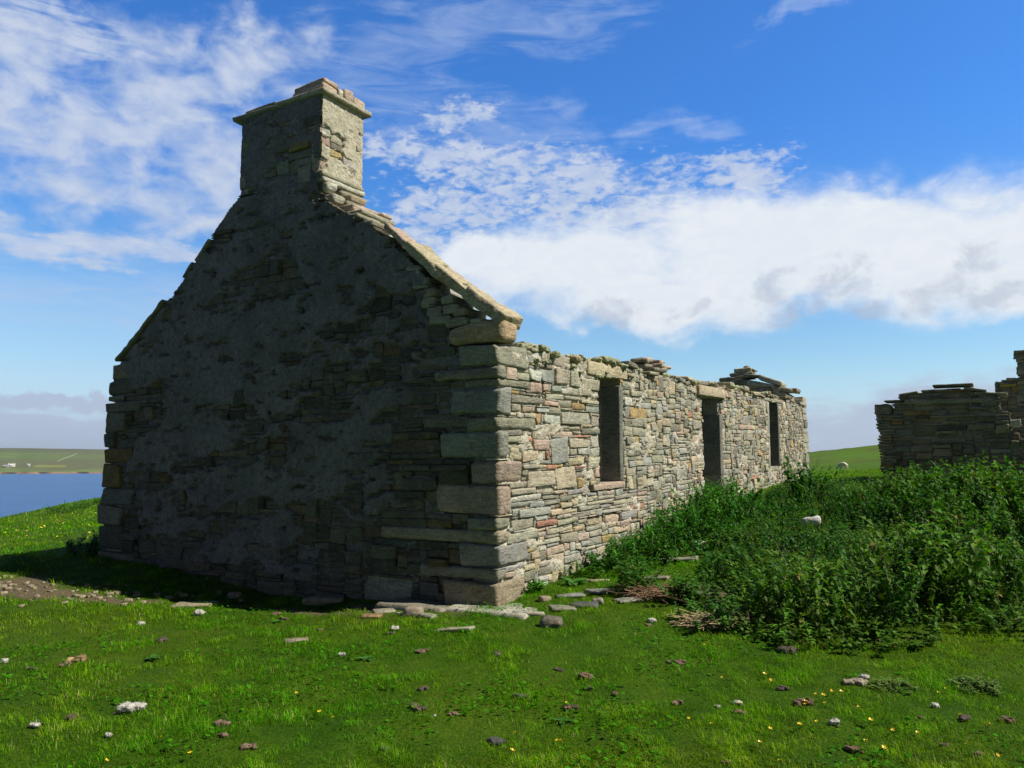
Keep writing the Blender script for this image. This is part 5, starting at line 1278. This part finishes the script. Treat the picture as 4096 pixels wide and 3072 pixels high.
MAIN = [wp(1500, 1295), wp(1590, 1335), wp(1560, 1370), wp(1640, 1395), wp(1760, 1412), wp(1900, 1418), wp(2010, 1405), wp(2120, 1372), (3.9, 6.1), (4.6, 5.6), (7.5, 7.0), (12, 12), (13.2, 15), (10.3, 15.3), (8.0, 16.6), (9.2, 21.5), (7.8, 21.2), (3.9, 13.6), (3.75, 13.2), (4.0, 12.2), (3.2, 11.2), (2.5, 10.2), (2.15, 9.2)]
WALLB = [(float(p[0]), float(p[1])) for p in (C+1.3*U+.15*N, C+1.5*U+.75*N, C+2.6*U+1.05*N, C+4.2*U+1.25*N, C+6.0*U+1.15*N, C+6.5*U+.2*N, C+6.2*U+.03*N, C+1.2*U+.03*N)]
def fill(poly, step, jit=.6):
    P = np.array(poly); x0, y0 = P.min(0); x1, y1 = P.max(0); X, Y = np.meshgrid(np.arange(x0, x1, step), np.arange(y0, y1, step))
    X = X.ravel()+(rng.random(X.size)-.5)*step*jit*2; Y = Y.ravel()+(rng.random(Y.size)-.5)*step*jit*2
    k_ = in_poly(poly)(X, Y); return X[k_], Y[k_]
def edge_dist(poly, X, Y):
    d = np.full(X.shape, 1e9); n_ = len(poly)
    for i in range(n_):
        a = np.array(poly[i]); b = np.array(poly[(i+1) % n_]); ab = b-a; t = np.clip(((X-a[0])*ab[0]+(Y-a[1])*ab[1])/(ab@ab), 0, 1)
        d = np.minimum(d, np.hypot(X-a[0]-t*ab[0], Y-a[1]-t*ab[1]))
    return d
def t_of(x, y): return (x-C[0])*U[0]+(y-C[1])*U[1], -((x-C[0])*V[0]+(y-C[1])*V[1])
mb = MB(); X, Y = fill(MAIN, .106)
far_ = np.hypot(X, Y); k_ = (rng.random(len(X)) < np.interp(far_, [5, 9, 16, 22], [1, .8, .55, .45])); X, Y = X[k_], Y[k_]
tt, pp = t_of(X, Y); k_ = (pp > .08) | (tt > 15.3) ; X, Y, tt, pp = X[k_], Y[k_], tt[k_], pp[k_]
k_ = ~foot(X, Y); X, Y, tt, pp = X[k_], Y[k_], tt[k_], pp[k_]
hol = fbm(np.c_[X, Y]*.95+4, 3)*1.25
ed = edge_dist(MAIN, X, Y)
Hn = .13+.22*sstep(hol, -.12, .2)
for mx_, my_, mr_, mh_ in ((776, 507, 1.05, 1.0), (758, 512, 1.2, 1.0), (740, 524, .9, .7), (965, 525, 2.1, .85), (1040, 540, 1.8, .75), (790, 622, .75, .70), (865, 622, .62, .68), (935, 604, .8, .78), (985, 605, .7, .6), (735, 580, .6, .45), (850, 572, .7, .50), (1010, 640, .35, .45), (905, 560, .7, .42), (690, 612, .3, .30)):
    mp_ = hit(mx_, my_); Hn = np.maximum(Hn, mh_*np.exp(-(((X-mp_[0])**2+(Y-mp_[1])**2)/mr_**2)**1.4)*(1+.5*fbm(np.c_[X, Y]*2.6, 2)))
Hn = Hn*(.45+.55*sstep(ed, 0, .55))*.82*(.85+.3*rng.random(len(X)))
Hn *= np.where((tt > 6) & (tt < 8.2) & (pp < 1.2), .35, 1)*np.where(pp < 3.2, np.interp(tt, [10.5, 13], [1, .5]), 1.15)
k_ = (hol > -.19) | (rng.random(len(X)) < .10); X, Y, Hn, hol = X[k_], Y[k_], Hn[k_], hol[k_]; tt, pp = t_of(X, Y); Hn = np.where((tt > 8.2) & (pp < 2.3), np.where(tt > 12, np.minimum(Hn, .24+.1*rng.random(len(X))), Hn), Hn); k_ = ~((tt > 12.6) & (pp < 2.9) & (pp > .35)); X, Y, Hn, hol = X[k_], Y[k_], Hn[k_], hol[k_]
# hue drifts between fresh green and dull olive
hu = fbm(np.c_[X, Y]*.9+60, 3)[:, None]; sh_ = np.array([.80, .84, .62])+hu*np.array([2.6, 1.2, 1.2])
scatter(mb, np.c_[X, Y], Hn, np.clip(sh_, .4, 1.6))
k2 = rng.choice(len(X), 600); P0 = np.c_[X[k2]+rng.normal(0, .05, 600), Y[k2]+rng.normal(0, .05, 600), gz(X[k2], Y[k2])]; a = rng.random(600)*6.28
cstk = np.array([(.20, .20, .10), (.13, .17, .06), (.26, .22, .12)])[rng.integers(0, 3, 600)]*(.6+.7*rng.random((600, 1)))
mb.add(*blades(P0, np.c_[np.cos(a), np.sin(a)], Hn[k2]*(.95+.45*rng.random(600)), np.full(600, .005)*(.7+np.hypot(X[k2], Y[k2])/14), .15+.35*rng.random(600), cstk))
tag(mb.build('nettle_thicket', M_leaf, smooth=False), 'broad dark green nettle thicket filling the ground between the two ruins', 'nettles', kind='stuff')
mb = MB(); X, Y = fill(WALLB, .115); ed = edge_dist(WALLB, X, Y); tt, pp = t_of(X, Y)
Hn = np.interp(tt, [1.2, 2, 3.5, 5, 6.5], [.26, .36, .50, .58, .5])*(.45+.55*sstep(ed, 0, .4))*(1+.5*fbm(np.c_[X, Y]*2, 3))*(.85+.3*rng.random(len(X)))
scatter(mb, np.c_[X, Y], Hn, np.tile((.75, 1.0, .7), (len(X), 1)))
tag(mb.build('nettle_bed', M_leaf, smooth=False), 'bright green nettle bed growing along the foot of the sunlit wall', 'nettles', kind='stuff')
# the dark bush in shadow at the left end of the gable and plants on the seaward bank edge
def clump(px, py, rad_, H, label, cat='nettle clump', name='nettle_clump', cnt=None, shade=None, ls=.7):
    p = h2(px, py) if px is not None else py; m_ = MB(); n_ = cnt or int(14+rad_*rad_*260)
    a = rng.random(n_)*6.283; r = rad_*np.sqrt(rng.random(n_)); pts = np.c_[p[0]+r*np.cos(a), p[1]+r*np.sin(a)]
    scatter(m_, pts, H*(1-.45*(r/rad_)**2)*(.8+.4*rng.random(n_)), shade=None if shade is None else np.tile(shade, (n_, 1)), ls=ls)
    z = float(gz(p[0], p[1])[0]); o = m_.build(name, M_leaf, loc=(p[0], p[1], z), smooth=False); tag(o, label, cat); return o
clump(1372, 1283, .24, .34, 'young nettle clump among the flagstones in front of the long wall')
clump(1530, 1352, .22, .26, 'low nettle clump left of the second heap of dead stems')
clump(1480, 1300, .20, .26, 'low nettle clump between the two heaps of dead stems')
clump(1146, 1277, .10, .13, 'little bright green plant at the foot of the near corner', 'plant', 'weed_plant', cnt=22, shade=(1.2, 1.5, .9))
clump(1925, 1485, .15, .06, 'small pale weed tuft in the open grass at lower right', 'plant', 'weed_plant', cnt=60, shade=(2.2, 1.3, 2.2), ls=.26)
clump(2110, 1490, .16, .07, 'wider pale weed tuft in the open grass near the right edge', 'plant', 'weed_plant', cnt=80, shade=(2.2, 1.3, 2.2), ls=.26)
clump(None, C+6.75*V+.1*U, .30, .30, 'dark bush at the left corner of the gable in its shadow', 'bush', 'nettle_clump')
for k, (px, py, r_, h_, lab) in enumerate(((300, 1072, .5, .35, 'tallest dark plant tuft on the skyline of the bank above the sea'), (345, 1066, .4, .3, 'middle plant tuft on the bank skyline between the taller tuft and the cottage'), (200*1, 1068, .3, .25, 'plant tuft on the bank skyline nearest the cottage corner'))):
    a_ = [(-15.4, 27.6), (-15.6, 29.2), (-16.0, 31.2)][k]; clump(None, np.array([a_[0], a_[1], 0]), r_, h_, lab, 'plant', 'weed_plant', cnt=24)
# burdock-like broad leaves by the wall foot
def broadleaf(px, py, label, nl=9, sz=.16, c0=(.06, .17, .03)):
    p = h2(px, py); z = float(gz(p[0], p[1])[0]); m_ = MB()
    for k in range(nl):
        v, q, t = leaf(sz*(.7+.5*rng.random()), sz*.65, .5); a = k*2.4+rng.normal(0, .2); pit = .35+.5*rng.random()
        v = np.c_[v[:, 0]*math.cos(pit)-v[:, 2]*math.sin(pit)+.01, v[:, 1], v[:, 0]*math.sin(pit)+v[:, 2]*math.cos(pit)]
        v = np.c_[v[:, 0]*math.cos(a)-v[:, 1]*math.sin(a), v[:, 0]*math.sin(a)+v[:, 1]*math.cos(a), v[:, 2]]+np.array([p[0], p[1], z])
        m_.add(v, q, t, np.array(c0)*(.8+.5*rng.random()))
    tag(m_.build('dock_plant', M_leaf, loc=(p[0], p[1], z)), label, 'plant')
broadleaf(1238, 1262, 'broad-leaved dock at the near end of the nettle bed by the wall', 10, .15)
broadleaf(1335, 1222, 'large pale green dock leaning out of the nettle bed by the wall', 9, .20, (.09, .21, .04))
broadleaf(1385, 1215, 'feathery broad plant right of the large pale dock by the wall', 12, .16, (.05, .17, .02))
broadleaf(690, 1313, 'small dock growing against the pale slab before the gable', 7, .09)
broadleaf(600, 1345, 'small dock in the open grass below the gable', 6, .07)
broadleaf(1215, 1560, 'small dock rosette in the centre foreground', 6, .06)
broadleaf(330, 1425, 'dock rosette in the grass at left', 7, .08)
broadleaf(790, 1425, 'flat dock rosette in the grass left of the centre clods', 7, .07)
# heaps of dead nettle stems
def stems(px, py, rx, label, n_, cc):
    p = h2(px, py); m_ = MB(); z0 = float(gz(p[0], p[1])[0])
    for _ in range(n_):
        a = rng.normal(.1, .5); r = rng.normal(0, .4, 2)*rx; c0 = np.array([p[0]+r[0], p[1]+r[1]*.7, z0+.02+.07*rng.random()]); L = .06+.16*rng.random()
        d = np.array([math.cos(a), math.sin(a), rng.normal(0, .22)])*L; up = np.array([0, 0, .0028]); sd_ = np.array([-d[1], d[0], 0])/np.linalg.norm(d[:2])*.003; mid_ = c0+rng.normal(0, .008, 3)
        A = np.array([c0-d, mid_, c0+d]); v = np.concatenate([A+up, A+sd_-up*.5, A-sd_-up*.5]); q = []
        for s in (0, 1): q += [[s, s+1, 3+s+1, 3+s], [3+s, 4+s, 7+s, 6+s], [6+s, 7+s, s+1, s]]
        m_.add(v, q, col=np.array(cc)*(.6+.8*rng.random()))
    tag(m_.build('dead_stems', M_straw, loc=(p[0], p[1], z0)), label, 'dead stems')
stems(1425, 1292, .38, 'reddish brown heap of dead stems beside the flagstones', 260, (.24, .15, .09))
stems(1530, 1355, .22, 'straw-coloured heap of dead stems at the front edge of the nettles', 190, (.46, .36, .20))

# ---------------------------------------------------------------- the lamb
def lamb():
    bx_, by_ = hit(843.5, 466)[:2] if False else (21.45, 51.6)
    z0 = float(gz(bx_, by_)[0])
    me = bpy.data.meshes.new('lamb')
    vt = [(0, 0, .42), (.17, 0, .44), (.34, 0, .43), (.44, 0, .37), (.53, 0, .24), (.60, 0, .12), (.68, 0, .06),       # rump, back, shoulder, neck, head
          (-.02, .085, .30), (-.03, .09, .16), (-.01, .09, .02), (-.02, -.085, .30), (-.05, -.09, .16), (-.03, -.09, .02),
          (.35, .07, .28), (.36, .075, .15), (.36, .075, .02), (.33, -.07, .28), (.30, -.075, .15), (.31, -.075, .02), (-.10, 0, .34), (.60, .055, .16), (.60, -.055, .16)]
    ed_ = [(0, 1), (1, 2), (2, 3), (3, 4), (4, 5), (5, 6), (0, 7), (7, 8), (8, 9), (0, 10), (10, 11), (11, 12), (2, 13), (13, 14), (14, 15), (2, 16), (16, 17), (17, 18), (0, 19), (5, 20), (5, 21)]
    rad = [.15, .16, .14, .095, .07, .055, .03, .07, .035, .024, .07, .035, .024, .055, .03, .024, .055, .03, .024, .025, .018, .018]
    me.from_pydata(vt, ed_, []); o = bpy.data.objects.new('lamb', me); COL.objects.link(o)
    m = o.modifiers.new('skin', 'SKIN'); sv = me.skin_vertices[0].data if me.skin_vertices else None
    if sv is None:
        bm = __import__('bmesh').new(); bm.from_mesh(me); bm.verts.layers.skin.verify(); bm.to_mesh(me); bm.free(); sv = me.skin_vertices[0].data
    for k, r in enumerate(rad): sv[k].radius = (r, r); sv[k].use_root = (k == 0)
    s = o.modifiers.new('sub', 'SUBSURF'); s.levels = s.render_levels = 2
    dg = bpy.context.evaluated_depsgraph_get(); m2 = bpy.data.meshes.new_from_object(o.evaluated_get(dg)); o.modifiers.clear(); o.data = m2
    at = m2.attributes.new('tint', 'FLOAT_COLOR', 'POINT'); at.data.foreach_set('color', np.tile((.66, .62, .50, 1), len(m2.vertices)).astype(np.float32))
    m2.polygons.foreach_set('use_smooth', np.ones(len(m2.polygons), bool)); m2.materials.clear(); m2.materials.append(M_wool)
    o.location = (bx_, by_, z0-.01); o.rotation_euler = (0, 0, math.radians(140)); o.scale = (1.0, 1.0, 1.0)
    tag(o, 'white lamb grazing with its head down in the field between the ruins', 'lamb')
lamb()

# ---------------------------------------------------------------- thin sea air
def haze():
    m = bpy.data.materials.new('sea_haze'); m.use_nodes = True; t = NT(m.node_tree); t.n.clear()
    o = t.new('ShaderNodeOutputMaterial'); v = t.new('ShaderNodeVolumePrincipled', ins={'Color': (.86, .92, 1, 1), 'Density': HAZE, 'Anisotropy': .3})
    t.l.new(v.outputs[0], o.inputs['Volume'])
    mb = MB(); a, b, z0, z1 = -30000, 30000, -15.5, 480
    mb.add([(a, a, z0), (b, a, z0), (b, b, z0), (a, b, z0), (a, a, z1), (b, a, z1), (b, b, z1), (a, b, z1)],
           quads=[[3, 2, 1, 0], [4, 5, 6, 7], [0, 1, 5, 4], [1, 2, 6, 5], [2, 3, 7, 6], [3, 0, 4, 7]], col=(.8, .8, .8))
    h = mb.build('haze', m, smooth=False); tag(h, 'thin pale sea haze in the air over the whole scene', 'haze', kind='stuff')
HAZE = 3e-5
haze()
